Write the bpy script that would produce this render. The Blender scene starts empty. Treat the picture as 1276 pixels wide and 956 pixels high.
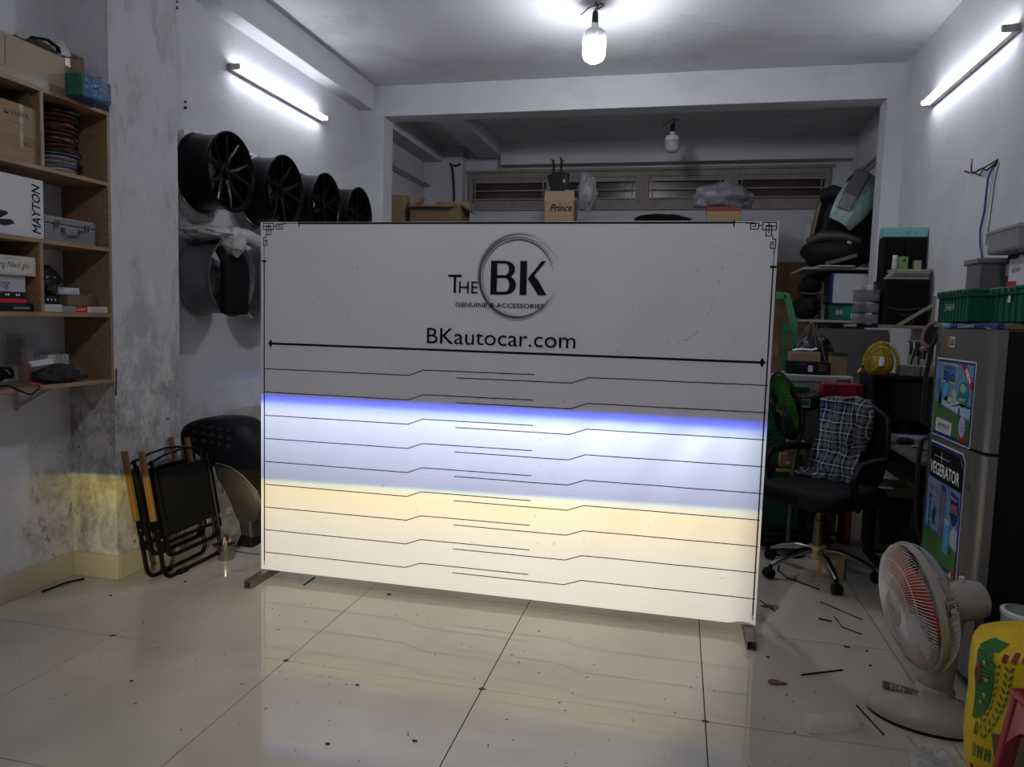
import bpy, bmesh, math, random
from mathutils import Vector, Matrix, Euler, noise
SC = bpy.context.scene
COL = SC.collection
PI = math.pi
# ------------------------------------------------------------------ camera
cd = bpy.data.cameras.new('camera'); cam = bpy.data.objects.new('camera', cd); COL.objects.link(cam)
yaw, pitch, roll, FPX = 0.223807, -0.086638, 0.02869, 907.57
_f = Vector((-math.sin(yaw)*math.cos(pitch), math.cos(yaw)*math.cos(pitch), math.sin(pitch)))
_r = Vector((math.cos(yaw), math.sin(yaw), 0)); _u = _r.cross(_f)
_r2 = _r*math.cos(roll)+_u*math.sin(roll); _u2 = _u*math.cos(roll)-_r*math.sin(roll)
cam.matrix_world = Matrix(((_r2.x, _u2.x, -_f.x, 0), (_r2.y, _u2.y, -_f.y, 0), (_r2.z, _u2.z, -_f.z, 1.362), (0, 0, 0, 1)))
cd.sensor_fit = 'HORIZONTAL'; cd.sensor_width = 36; cd.lens = FPX*36/1276; cd.clip_start = .05
SC.camera = cam
SC.view_settings.view_transform = 'Standard'; SC.view_settings.look = 'None'
SC.view_settings.gamma = 1; SC.view_settings.use_curve_mapping = False
SC.view_settings.exposure = 0.36
# ------------------------------------------------------------------ world: night street light through the open shop front
w = bpy.data.worlds.new('night'); SC.world = w; w.use_nodes = True
w.node_tree.nodes['Background'].inputs[0].default_value = (.55, .6, .75, 1)
w.node_tree.nodes['Background'].inputs[1].default_value = .05
TUBE_E, BULB_E = 24.0, 135.0
# ------------------------------------------------------------------ the two headlight projectors that shine on the test board
def beam_lamp(name, loc, power, vramp, tilt, t0, hl, hr):
    """spot lamp whose cut-off is a ramp over the beam's elevation (a shutter), vramp: [(drop below cut-off, rgb)]"""
    ld = bpy.data.lights.new(name, 'SPOT'); o = bpy.data.objects.new(name, ld); COL.objects.link(o)
    o.location = loc; o.rotation_euler = (PI/2, 0, 0)
    ld.energy = power; ld.spot_size = math.radians(120); ld.spot_blend = .1; ld.shadow_soft_size = .004
    ld.use_nodes = True; nt = ld.node_tree; N = nt.nodes; L = nt.links
    em = N['Emission']
    tc = N.new('ShaderNodeTexCoord'); sp = N.new('ShaderNodeSeparateXYZ'); L.new(tc.outputs['Normal'], sp.inputs[0])
    def m(op, a, b=None, c=None):
        n = N.new('ShaderNodeMath'); n.operation = op
        for i, q in enumerate((a, b, c)):
            if q is None: continue
            if isinstance(q, (int, float)): n.inputs[i].default_value = q
            else: L.new(q, n.inputs[i])
        return n.outputs[0]
    nz = m('MULTIPLY', sp.outputs[2], -1)
    tx = m('DIVIDE', sp.outputs[0], nz); ty = m('DIVIDE', sp.outputs[1], nz)
    cut = m('MULTIPLY_ADD', tx, tilt, t0)
    d = m('SUBTRACT', cut, ty)                       # >0 below the cut-off
    dn = m('MULTIPLY_ADD', d, 1/.6, .05/.6)          # -.05..+.55 -> 0..1
    cr = N.new('ShaderNodeValToRGB'); L.new(dn, cr.inputs[0])
    e = cr.color_ramp.elements
    while len(e) > 1: e.remove(e[-1])
    for i, (p, c) in enumerate(vramp):
        q = (p+.05)/.6
        el = e[0] if i == 0 else e.new(q)
        el.position = q; el.color = (*c, 1)
    a = N.new('ShaderNodeMapRange'); a.interpolation_type = 'SMOOTHSTEP'; L.new(tx, a.inputs[0])
    for i, q in enumerate((hl[0], hl[1], 0., 1.)): a.inputs[i+1].default_value = q
    b = N.new('ShaderNodeMapRange'); b.interpolation_type = 'SMOOTHSTEP'; L.new(tx, b.inputs[0])
    for i, q in enumerate((hr[0], hr[1], 1., 0.)): b.inputs[i+1].default_value = q
    L.new(cr.outputs[0], em.inputs[0]); L.new(m('MULTIPLY', a.outputs[0], b.outputs[0]), em.inputs[1])
    return o
LX, LY, LZ = -.75, .12, .96
D = 3.18
def S(*l): return [(p/D, c) for p, c in l]
beam_lamp('white_beam', (LX, LY, LZ), 430, S((-.016, (0, 0, 0)), (-.004, (.02, .02, .12)), (.009, (.02, .05, 1.)), (.026, (.08, .15, 1.)), (.050, (.45, .62, 1.)), (.085, (.74, .84, 1.)), (.20, (.57, .63, .83)), (.40, (.33, .36, .51)), (.47, (.30, .30, .36)), (.9, (.27, .25, .24)), (1.4, (.10, .095, .085)), (1.7, (.04, .04, .04))),
          0, (.953-LZ)/D, (-.58, -.40), (.31, .405))
z2 = .517+(.047/2.4)*(LX+2.03)
beam_lamp('yellow_beam', (LX, LY, LZ), 430, S((-.010, (0, 0, 0)), (.001, (.05, .2, .15)), (.010, (.50, .48, .12)), (.05, (.68, .50, .06)), (.14, (.64, .49, .13)), (.28, (.50, .42, .22)), (.5, (.44, .385, .25)), (.8, (.17, .145, .095)), (1.3, (.05, .042, .03))),
          .0196, (z2-LZ)/D, (-.90, -.60), (.31, .405))
# ------------------------------------------------------------------ helpers
def lin(h):
    h = h.lstrip('#'); c = [int(h[i:i+2], 16)/255 for i in (0, 2, 4)]
    return tuple(x/12.92 if x <= .04045 else ((x+.055)/1.055)**2.4 for x in c)
_M = {}
def M(name, hexc='808080', rough=.55, metal=0., var=.08, scale=6., bump=0., bscale=60., alpha=1., coat=0., emit=0., trans=0., ior=1.45, spec=None):
    if name in _M: return _M[name]
    if spec is None: spec = .5 if max(lin(hexc)) > .02 or rough < .3 else .22
    m = bpy.data.materials.new(name); m.use_nodes = True; nt = m.node_tree; N = nt.nodes; L = nt.links
    p = N['Principled BSDF']; c = lin(hexc)
    p.inputs['Roughness'].default_value = rough; p.inputs['Metallic'].default_value = metal
    p.inputs['Coat Weight'].default_value = coat; p.inputs['Specular IOR Level'].default_value = spec
    p.inputs['Alpha'].default_value = alpha; p.inputs['Transmission Weight'].default_value = trans; p.inputs['IOR'].default_value = ior
    tc = N.new('ShaderNodeTexCoord')
    if var > 0:
        nz = N.new('ShaderNodeTexNoise'); nz.inputs['Scale'].default_value = scale; nz.inputs['Detail'].default_value = 4; L.new(tc.outputs['Object'], nz.inputs['Vector'])
        cr = N.new('ShaderNodeValToRGB'); L.new(nz.outputs['Fac'], cr.inputs[0])
        cr.color_ramp.elements[0].position = .3; cr.color_ramp.elements[1].position = .7
        cr.color_ramp.elements[0].color = (*[max(0, x*(1-var)) for x in c], 1); cr.color_ramp.elements[1].color = (*[min(1, x*(1+var)) for x in c], 1)
        L.new(cr.outputs[0], p.inputs['Base Color'])
    else: p.inputs['Base Color'].default_value = (*c, 1)
    if bump > 0:
        nb = N.new('ShaderNodeTexNoise'); nb.inputs['Scale'].default_value = bscale; nb.inputs['Detail'].default_value = 3; L.new(tc.outputs['Object'], nb.inputs['Vector'])
        b = N.new('ShaderNodeBump'); b.inputs['Strength'].default_value = bump; b.inputs['Distance'].default_value = .01
        L.new(nb.outputs['Fac'], b.inputs['Height']); L.new(b.outputs[0], p.inputs['Normal'])
    if emit > 0:
        p.inputs['Emission Color'].default_value = (*c, 1); p.inputs['Emission Strength'].default_value = emit
    _M[name] = m
    return m
class MB:
    def __init__(s): s.v = []; s.f = []
    def add(s, vs, fs):
        o = len(s.v); s.v += [Vector(v) for v in vs]; s.f += [tuple(i+o for i in f) for f in fs]; return s
    def box(s, x0, x1, y0, y1, z0, z1):
        return s.add([(x, y, z) for z in (z0, z1) for y in (y0, y1) for x in (x0, x1)],
                     [(0, 2, 3, 1), (4, 5, 7, 6), (0, 1, 5, 4), (1, 3, 7, 5), (3, 2, 6, 7), (2, 0, 4, 6)])
    def obox(s, c, size, rot=(0, 0, 0)):
        R = Euler(rot).to_matrix(); a = [q/2 for q in size]; c = Vector(c)
        return s.add([c+R@Vector((x, y, z)) for z in (-a[2], a[2]) for y in (-a[1], a[1]) for x in (-a[0], a[0])],
                     [(0, 2, 3, 1), (4, 5, 7, 6), (0, 1, 5, 4), (1, 3, 7, 5), (3, 2, 6, 7), (2, 0, 4, 6)])
    def bar(s, p0, p1, w, h, up=(0, 0, 1)):
        p0, p1 = Vector(p0), Vector(p1); d = (p1-p0).normalized(); up = Vector(up)
        if abs(d.dot(up)) > .99: up = Vector((1, 0, 0))
        a = d.cross(up).normalized(); b = a.cross(d)
        vs = [p+a*x*w/2+b*y*h/2 for p in (p0, p1) for x, y in ((-1, -1), (1, -1), (1, 1), (-1, 1))]
        return s.add(vs, [(0, 3, 2, 1), (4, 5, 6, 7)]+[(i, (i+1) % 4, 4+(i+1) % 4, 4+i) for i in range(4)])
    def tube(s, pts, r, n=8, closed=False, caps=True, flat=1.):
        pts = [Vector(p) for p in pts]; k = len(pts); rs = r if isinstance(r, (list, tuple)) else [r]*k
        tans = []
        for i in range(k):
            a = pts[(i-1) % k] if (closed or i > 0) else pts[0]; b = pts[(i+1) % k] if (closed or i < k-1) else pts[-1]
            tans.append((b-a).normalized())
        t = tans[0]; nn = t.orthogonal().normalized() if abs(t.z) > .9 else t.cross(Vector((0, 0, 1))).normalized()
        vs = []
        for i in range(k):
            t = tans[i]; nn = (nn-t*nn.dot(t)).normalized(); b = t.cross(nn)
            vs += [pts[i]+(nn*math.cos(2*PI*j/n)+b*math.sin(2*PI*j/n)*flat)*rs[i] for j in range(n)]
        fs = [(i*n+j, i*n+(j+1) % n, ((i+1) % k)*n+(j+1) % n, ((i+1) % k)*n+j) for i in range(k if closed else k-1) for j in range(n)]
        if caps and not closed: fs += [tuple(range(n-1, -1, -1)), tuple((k-1)*n+j for j in range(n))]
        return s.add(vs, fs)
    def cyl(s, p0, p1, r0, r1=None, n=16): return s.tube([p0, p1], [r0, r0 if r1 is None else r1], n)
    def lathe(s, prof, n=24, mat=None, a0=0., a1=2*PI):
        full = abs(a1-a0-2*PI) < 1e-6; m = n if full else n+1; vs = []; fs = []
        for r, z in prof:
            for j in range(m):
                a = a0+(a1-a0)*j/n; vs.append(Vector((r*math.cos(a), r*math.sin(a), z)))
        if mat is not None: vs = [mat@v for v in vs]
        for i in range(len(prof)-1):
            for j in range(n):
                k = (j+1) % m; fs.append((i*m+j, i*m+k, (i+1)*m+k, (i+1)*m+j))
        return s.add(vs, fs)
    def grid(s, fn, nu, nv, cu=False):
        mu = nu if cu else nu+1
        vs = [Vector(fn(i/nu, j/nv)) for j in range(nv+1) for i in range(mu)]
        return s.add(vs, [(j*mu+i, j*mu+(i+1) % mu, (j+1)*mu+(i+1) % mu, (j+1)*mu+i) for j in range(nv) for i in range(nu)])
    def prism(s, poly, ext):
        n = len(poly); poly = [Vector(p) for p in poly]; e = Vector(ext)
        return s.add(poly+[p+e for p in poly], [tuple(range(n-1, -1, -1)), tuple(range(n, 2*n))]+[(i, (i+1) % n, n+(i+1) % n, n+i) for i in range(n)])
    def blob(s, c, rad, seed=0, amp=.2, freq=2.5, n=20, flatb=None, crump=0):
        c = Vector(c)
        def fn(u, v):
            th = 2*PI*u; ph = PI*(v*.998+.001)
            d = Vector((math.sin(ph)*math.cos(th), math.sin(ph)*math.sin(th), -math.cos(ph)))
            q = d*freq+Vector((seed*7.3, seed*3.1, seed*1.7))
            k = 1+amp*noise.noise(q)+amp*.5*noise.noise(q*2.3)
            if crump: k += crump*abs(noise.noise(q*3.7))
            p = Vector((d.x*rad[0], d.y*rad[1], d.z*rad[2]))*k
            if flatb is not None and p.z < -flatb: p.z = -flatb
            return c+p
        return s.grid(fn, n, max(6, n//2), True)
    def xf(s, m): s.v = [m@v for v in s.v]; return s
OFF = {}
def mk(name, mb, mat, parent=None, smooth=False, bev=0., seg=2, sub=0):
    off = OFF.get(parent.name, Vector((0, 0, 0))) if parent else Vector((0, 0, 0))
    me = bpy.data.meshes.new(name); me.from_pydata([tuple(v-off) for v in mb.v], [], mb.f)
    bm = bmesh.new(); bm.from_mesh(me); bmesh.ops.remove_doubles(bm, verts=bm.verts, dist=1e-5); bmesh.ops.recalc_face_normals(bm, faces=bm.faces); bm.to_mesh(me); bm.free()
    o = bpy.data.objects.new(name, me); COL.objects.link(o)
    if mat: me.materials.append(mat)
    if smooth:
        me.shade_smooth(); me.set_sharp_from_angle(angle=math.radians(42))
    if bev:
        b = o.modifiers.new('bevel', 'BEVEL'); b.width = bev; b.segments = seg; b.limit_method = 'ANGLE'; b.angle_limit = math.radians(40)
    if sub:
        q = o.modifiers.new('sub', 'SUBSURF'); q.levels = sub; q.render_levels = sub
    if parent: o.parent = parent; OFF[o.name] = off
    return o
def tag(o, label, cat, group=None):
    o['label'] = label; o['category'] = cat
    if group: o['group'] = group
    return o
def thing(name, label, cat, loc=(0, 0, 0), rz=None, group=None):
    """Empty at the base; with rz given the parts are built in local coordinates, otherwise in room coordinates"""
    o = bpy.data.objects.new(name, None); COL.objects.link(o); o.empty_display_size = .05
    o.location = loc
    if rz is None: OFF[o.name] = Vector(loc)
    else: o.rotation_euler = (0, 0, rz)
    return tag(o, label, cat, group)
def solo(name, mb, mat, label, cat, group=None, **k):
    xs = [v.x for v in mb.v]; ys = [v.y for v in mb.v]; zs = [v.z for v in mb.v]
    c = Vector(((min(xs)+max(xs))/2, (min(ys)+max(ys))/2, min(zs)))
    mb.v = [v-c for v in mb.v]; o = mk(name, mb, mat, None, **k); o.location = c
    return tag(o, label, cat, group)
def struct(name, mb, mat, label=None, **k):
    o = mk(name, mb, mat, None, **k); o['kind'] = 'structure'
    if label: o['label'] = label
    return o
def copy_tree(o, parent=None):
    c = o.copy(); COL.objects.link(c); c.parent = parent
    for ch in list(o.children): copy_tree(ch, c)
    return c
_T = {}
def text2d(s, size):
    k = (s,)
    if k not in _T:
        cu = bpy.data.curves.new('t', 'FONT'); cu.body = s; cu.size = 1; cu.resolution_u = 3
        ob = bpy.data.objects.new('t', cu); COL.objects.link(ob)
        me = bpy.data.meshes.new_from_object(ob.evaluated_get(bpy.context.evaluated_depsgraph_get()))
        _T[k] = ([(v.co.x, v.co.y) for v in me.vertices], [tuple(p.vertices) for p in me.polygons])
        bpy.data.objects.remove(ob); bpy.data.meshes.remove(me); bpy.data.curves.remove(cu)
    vs, fs = _T[k]
    return [(x*size, y*size) for x, y in vs], fs
class Deco:
    """flat print on a surface: o + u*x + v*y, lifted along u x v"""
    def __init__(s, parent, o, u, v, step=.0006):
        s.p = parent; s.o = Vector(o); s.u = Vector(u).normalized(); s.v = Vector(v).normalized(); s.n = s.u.cross(s.v); s.step = step
    def pt(s, x, y, l): return s.o+s.u*x+s.v*y+s.n*(s.step*l)
    def polys(s, name, ps, mat, l=1):
        mb = MB()
        for p in ps: mb.add([s.pt(x, y, l) for x, y in p], [tuple(range(len(p)))])
        return mk(name, mb, mat, s.p)
    def rect(s, name, x0, x1, y0, y1, mat, l=1): return s.polys(name, [[(x0, y0), (x1, y0), (x1, y1), (x0, y1)]], mat, l)
    def disc(s, name, x, y, rx, ry, mat, l=1, n=20): return s.polys(name, [[(x+rx*math.cos(2*PI*i/n), y+ry*math.sin(2*PI*i/n)) for i in range(n)]], mat, l)
    def lines(s, name, segs, w, mat, l=1):
        ps = []
        for (x0, y0), (x1, y1) in segs:
            d = Vector((x1-x0, y1-y0)).normalized(); a = Vector((-d.y, d.x))*w/2; e = d*w/2
            ps.append([(x0-e.x+a.x, y0-e.y+a.y), (x0-e.x-a.x, y0-e.y-a.y), (x1+e.x-a.x, y1+e.y-a.y), (x1+e.x+a.x, y1+e.y+a.y)])
        return s.polys(name, ps, mat, l)
    def text(s, string, x, y, mat, l=2, h=None, w=None, rot=0., shear=0., name='lettering', bold=0.):
        """h: cap height; w: fit to this width"""
        vs, fs = text2d(string, 1.)
        xs = [p[0] for p in vs]; x0, x1 = min(xs), max(xs); ys = [p[1] for p in vs]; cap = max(ys)
        sy = (h or .01)/cap; sx = (w/(x1-x0)) if w else sy
        c, sn = math.cos(rot), math.sin(rot); mb = MB()
        offs = [(0, 0)] if not bold else [(-bold, 0), (bold, 0), (0, bold), (0, -bold)]
        for i, (ox, oy) in enumerate(offs):
            pts = []
            for px, py in vs:
                a = (px-x0)*sx+py*sy*shear+ox; b = py*sy+oy
                pts.append(s.pt(x+a*c-b*sn, y+a*sn+b*c, l+i*.05))
            mb.add(pts, fs)
        return mk(name, mb, mat, s.p)
BLK = M('print_black', '0b0b0d', .6, var=0); INK = M('print_ink_blue', '20284f', .7, var=0); WHT = M('print_white', 'e8e8ea', .5, var=0)
RED = M('print_red', 'b01622', .5, var=0); GRY = M('print_grey', '77767c', .6, var=0)
# ------------------------------------------------------------------ structure
XL, XR, YB, YF, ZC = -2.97, 1.645, 8.3, -1.7, 3.461
def stain_mat(name, base, mode):
    m = bpy.data.materials.new(name); m.use_nodes = True; nt = m.node_tree; N = nt.nodes; L = nt.links
    p = N['Principled BSDF']; p.inputs['Roughness'].default_value = .8; p.inputs['Specular IOR Level'].default_value = .25
    tc = N.new('ShaderNodeTexCoord'); sp = N.new('ShaderNodeSeparateXYZ'); L.new(tc.outputs['Object'], sp.inputs[0])
    def no(scale, det=6, dist=0., rough=.6, sz=1.):
        n = N.new('ShaderNodeTexNoise'); n.inputs['Scale'].default_value = scale; n.inputs['Detail'].default_value = det; n.inputs['Distortion'].default_value = dist; n.inputs['Roughness'].default_value = rough
        mp = N.new('ShaderNodeMapping'); mp.inputs['Scale'].default_value = (1, 1, sz); L.new(tc.outputs['Object'], mp.inputs[0]); L.new(mp.outputs[0], n.inputs['Vector'])
        return n.outputs['Fac']
    def m_(op, a, b=None, c=None):
        n = N.new('ShaderNodeMath'); n.operation = op
        for i, q in enumerate((a, b, c)):
            if q is None: continue
            if isinstance(q, (int, float)): n.inputs[i].default_value = q
            else: L.new(q, n.inputs[i])
        return n.outputs[0]
    def mr(v, a, b, c=0., d=1.):
        n = N.new('ShaderNodeMapRange'); n.interpolation_type = 'SMOOTHSTEP'; L.new(v, n.inputs[0])
        for i, q in enumerate((a, b, c, d)): n.inputs[i+1].default_value = q
        return n.outputs[0]
    def mix(f, a, b):
        n = N.new('ShaderNodeMix'); n.data_type = 'RGBA'
        if isinstance(f, (int, float)): n.inputs[0].default_value = f
        else: L.new(f, n.inputs[0])
        for i, q in ((6, a), (7, b)):
            if isinstance(q, tuple): n.inputs[i].default_value = (*q, 1)
            else: L.new(q, n.inputs[i])
        return n.outputs[2]
    b = lin(base)
    col = mix(no(1.6, 5), tuple(x*.93 for x in b), tuple(min(1, x*1.05) for x in b))
    col = mix(mr(no(90, 2), .72, .8), col, tuple(x*.75 for x in b))
    h = no(25, 4)
    if mode == 'pillar':
        low = mr(sp.outputs[2], 1.75, .75)
        # smooth grey putty patches, everywhere faintly, dense low
        a = no(6., 10, .35, .72, .45); f1 = mr(m_('ADD', a, m_('MULTIPLY', low, .14)), .50, .66)
        col = mix(m_('MULTIPLY', f1, .55), col, lin('8d8b8a'))
        a2 = no(13, 9, .3, .75, .55); f2 = mr(m_('ADD', a2, m_('MULTIPLY', low, .12)), .56, .70)
        col = mix(m_('MULTIPLY', f2, .6), col, lin('d5d2ca'))
        lower = mr(sp.outputs[2], 1.15, .85)
        a3 = no(8, 11, .35, .76, .7); f3 = m_('MULTIPLY', mr(a3, .46, .66), lower)
        col = mix(m_('MULTIPLY', f3, .7), col, lin('716c60'))
        a4 = no(20, 8, .2, .7); f4 = m_('MULTIPLY', mr(a4, .55, .68), lower)
        col = mix(m_('MULTIPLY', f4, .6), col, lin('c4c0b4'))
        col = mix(m_('MULTIPLY', mr(no(28, 5), .66, .7), lower), col, lin('4d4539'))
        h = m_('ADD', m_('MULTIPLY', a3, m_('MULTIPLY', lower, 2.)), m_('ADD', h, a))
    elif mode == 'left':
        near = m_('MULTIPLY', mr(sp.outputs[1], 2.55, 3.02), mr(sp.outputs[2], 1.0, .35))
        f3 = m_('MULTIPLY', mr(no(6, 11, .3, .75), .42, .64), near)
        col = mix(m_('MULTIPLY', f3, .8), col, lin('8a8069'))
        f4 = m_('MULTIPLY', mr(no(18, 6), .56, .64), near)
        col = mix(m_('MULTIPLY', f4, .7), col, lin('6a604f'))
        col = mix(m_('MULTIPLY', mr(no(2.2, 6, .6), .52, .6), .25), col, lin('a9a7a4'))
    elif mode == 'ceil':
        col = mix(m_('MULTIPLY', mr(no(1.1, 7, .8), .5, .62), .3), col, lin('8f8f92'))
    else:
        col = mix(m_('MULTIPLY', mr(no(1.8, 6, .6), .52, .62), .2), col, lin('9a9a9e'))
    L.new(col, p.inputs['Base Color'])
    bp = N.new('ShaderNodeBump'); bp.inputs['Strength'].default_value = .35 if mode != 'pillar' else .6; bp.inputs['Distance'].default_value = .004
    L.new(h, bp.inputs['Height']); L.new(bp.outputs[0], p.inputs['Normal'])
    return m
W_L = stain_mat('left_wall_paint', 'bdbdc3', 'left'); W_P = stain_mat('pillar_damp_paint', 'b9b9be', 'pillar'); W_R = stain_mat('wall_paint', 'bebec2', 'plain'); W_C = stain_mat('ceiling_paint', 'c2c2c6', 'ceil')
BASE_T = M('skirting_tile', 'b0a48e', .25, var=.05, scale=3)
struct('wall_left', MB().box(XL-.15, XL, YF, YB+.2, -.05, 3.6), W_L)
struct('wall_right', MB().box(XR, XR+.15, YF, YB+.2, -.05, 3.6), W_R)
struct('pillar_left', MB().box(XL-.02, -2.705, 3.05, 3.535, -.02, ZC), W_P, 'water-stained peeling concrete pillar')
struct('pillar_rear_left', MB().box(XL-.02, -2.735, 6.418, 6.628, -.02, 3.195), W_R)
struct('pillar_rear_right', MB().box(1.507, XR+.02, 6.418, 6.628, -.02, 3.195), W_R)
struct('ceiling', MB().box(XL-.15, XR+.15, YF, 6.63, ZC, ZC+.15), W_C)
struct('ceiling_rear', MB().box(XL-.15, XR+.15, 6.63, YB+.2, 3.33, 3.5), W_C)
struct('beam_left', MB().box(XL-.02, -2.83, YF, 6.5, 3.245, ZC+.02), W_R, bev=.006)
struct('beam_header', MB().box(XL-.02, XR+.02, 6.415, 6.63, 3.19, ZC+.02), W_R, bev=.005)
struct('beam_rear_depth', MB().box(-2.32, -2.05, 6.62, 8.2, 3.192, 3.4), W_R, bev=.005)
struct('beam_rear_left', MB().box(XL-.02, -2.76, 6.62, 8.2, 3.15, 3.4), W_R)
struct('beam_rear', MB().box(-2.05, XR+.02, 8.12, YB+.05, 3.10, 3.4), W_R)
struct('pillar_rear_corner', MB().box(XL-.02, -2.51, 8.16, YB+.05, -.02, 3.4), W_R)
wb = MB(); wb.box(XL-.1, XR+.1, YB, YB+.15, -.05, 2.64); wb.box(XL-.1, XR+.1, YB, YB+.15, 3.05, 3.6); wb.box(XL-.1, -2.49, YB, YB+.15, 2.64, 3.05); wb.box(1.47, XR+.1, YB, YB+.15, 2.64, 3.05)
struct('wall_back', wb, W_R)
# floor: dark joint bed + one object for each polished tile
def floor_mat():
    m = M('polished_tile', 'b3a795', .1, var=0); N = m.node_tree.nodes; L = m.node_tree.links; p = N['Principled BSDF']
    geo = N.new('ShaderNodeNewGeometry')
    def no(s, d=5, di=0.):
        n = N.new('ShaderNodeTexNoise'); n.inputs['Scale'].default_value = s; n.inputs['Detail'].default_value = d; n.inputs['Distortion'].default_value = di; L.new(geo.outputs['Position'], n.inputs['Vector']); return n.outputs['Fac']
    cr = N.new('ShaderNodeValToRGB'); L.new(no(1.7, 6, .5), cr.inputs[0]); e = cr.color_ramp.elements
    e[0].position, e[1].position = .3, .72; e[0].color = (*lin('a9a196'), 1); e[1].color = (*lin('bbb4a8'), 1)
    sp = N.new('ShaderNodeMapRange'); L.new(no(38, 3, .3), sp.inputs[0])
    for i, q in enumerate((.74, .79, 0., .6)): sp.inputs[i+1].default_value = q
    mx = N.new('ShaderNodeMix'); mx.data_type = 'RGBA'; L.new(sp.outputs[0], mx.inputs[0]); L.new(cr.outputs[0], mx.inputs[6]); mx.inputs[7].default_value = (*lin('6b6154'), 1)
    L.new(mx.outputs[2], p.inputs['Base Color'])
    rr = N.new('ShaderNodeMapRange'); L.new(no(3.2, 6, 1.), rr.inputs[0])
    for i, q in enumerate((.35, .7, .025, .085)): rr.inputs[i+1].default_value = q
    L.new(rr.outputs[0], p.inputs['Roughness'])
    return m
FT = floor_mat()
fl = struct('floor', MB().box(XL-.1, XR+.1, YF, YB+.1, -.06, -.007), M('tile_joint', '2c2824', .9, var=.1))
GX, GY, TS, J = -2.2507, 2.5032, .8, .0021
tile_mesh = {}
for i in range(-1, 6):
    for j in range(-6, 8):
        x0, x1, y0, y1 = max(GX+i*TS, XL), min(GX+(i+1)*TS, XR), max(GY+j*TS, YF), min(GY+(j+1)*TS, YB)
        if x1-x0 < .02 or y1-y0 < .02: continue
        key = (round(x1-x0, 3), round(y1-y0, 3)); cx, cy = (x0+x1)/2, (y0+y1)/2
        if key not in tile_mesh:
            o = mk('tile', MB().box(-key[0]/2+J, key[0]/2-J, -key[1]/2+J, key[1]/2-J, -.012, 0), FT, fl); tile_mesh[key] = o.data
        else:
            o = bpy.data.objects.new('tile', tile_mesh[key]); COL.objects.link(o); o.parent = fl
        o.location = (cx, cy, 0)
# skirting tiles
def skirt(name, segs):
    root = None
    for a, b, horiz, c, side in segs:
        n = max(1, round(abs(b-a)/.8)); st = (b-a)/n
        for k in range(n):
            s0, s1 = a+k*st+.001, a+(k+1)*st-.001; t = .012*side
            mb = MB()
            if horiz: mb.box(s0, s1, min(c, c+t), max(c, c+t), 0.001, .125)
            else: mb.box(min(c, c+t), max(c, c+t), s0, s1, 0.001, .125)
            if root is None: root = struct(name, mb, BASE_T, bev=.003)
            else: mk('tile', mb, BASE_T, root, bev=.003)
skirt('baseboard_left', [(-1.7, 3.05, False, XL, 1), (XL+.012, -2.693, True, 3.05, -1), (3.05, 3.535, False, -2.705, 1), (3.535, 6.415, False, XL, 1)])
skirt('baseboard_right', [(-1.7, 6.41, False, XR, -1)])
# rust streak strip and pencil-thin crack where the pillar meets the shelf
solo('rusty_steel_strip', MB().prism([(-2.7045, 3.052, .935), (-2.70, 3.052, .935), (-2.70, 3.058, 1.06), (-2.7045, 3.058, 1.07)], (0, .007, 0)), M('rust', '5b3a26', .9, var=.4, scale=40, bump=.5), 'short rusty steel strip exposed on the corner of the stained pillar', 'steel strip')
# windows high in the rear wall
FRAME_W = M('window_wood', '8a817b', .7, var=.15, scale=12, bump=.2); IRON = M('window_bar', '8f8a82', .6, var=.1)
GL = [M('night_glass_brown', '35261f', .25, var=.35, scale=2), M('night_glass_grey', '2a2a30', .2, var=.3, scale=3)]
for k, (x0, x1, g) in enumerate([(-2.48, -1.50, 0), (-1.40, -.50, 1), (-.46, .44, 0), (.48, 1.46, 0)]):
    y = YB-.005; f = MB()
    for a in ((x0, x1, 2.645, 2.70), (x0, x1, 2.985, 3.045), (x0, x0+.055, 2.70, 2.985), (x1-.055, x1, 2.70, 2.985)): f.box(a[0], a[1], y, y+.09, a[2], a[3])
    wn = struct('window_%d' % (k+1), f, FRAME_W, bev=.004)
    mk('pane', MB().box(x0+.05, x1-.05, y+.05, y+.056, 2.70, 2.99), GL[g], wn)
    s = MB(); s.box(x0+.055, x1-.055, y+.02, y+.05, 2.70, 2.735); s.box(x0+.055, x1-.055, y+.02, y+.05, 2.945, 2.985)
    mk('sash', s, FRAME_W, wn, bev=.003)
    for z in (2.745, 2.84, 2.935): mk('bar', MB().box(x0+.05, x1-.05, y-.012, y, z-.006, z+.006), IRON, wn)
    for x in (x0+.09, x1-.09): mk('bar', MB().box(x-.006, x+.006, y-.014, y-.002, 2.66, 3.03), IRON, wn)
tr = struct('trim_1', MB().box(-1.505, -1.395, YB-.012, YB+.08, 2.64, 3.05), FRAME_W, bev=.004)
struct('trim_2', MB().box(-.505, -.455, YB-.012, YB+.08, 2.64, 3.05), FRAME_W, bev=.004)
struct('trim_3', MB().box(.435, .485, YB-.012, YB+.08, 2.64, 3.05), FRAME_W, bev=.004)
struct('trim_4', MB().box(-2.52, 1.50, YB-.03, YB, 3.045, 3.075), FRAME_W, bev=.004)
struct('trim_5', MB().box(-2.52, 1.50, YB-.035, YB, 2.615, 2.648), FRAME_W, bev=.004)
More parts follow.
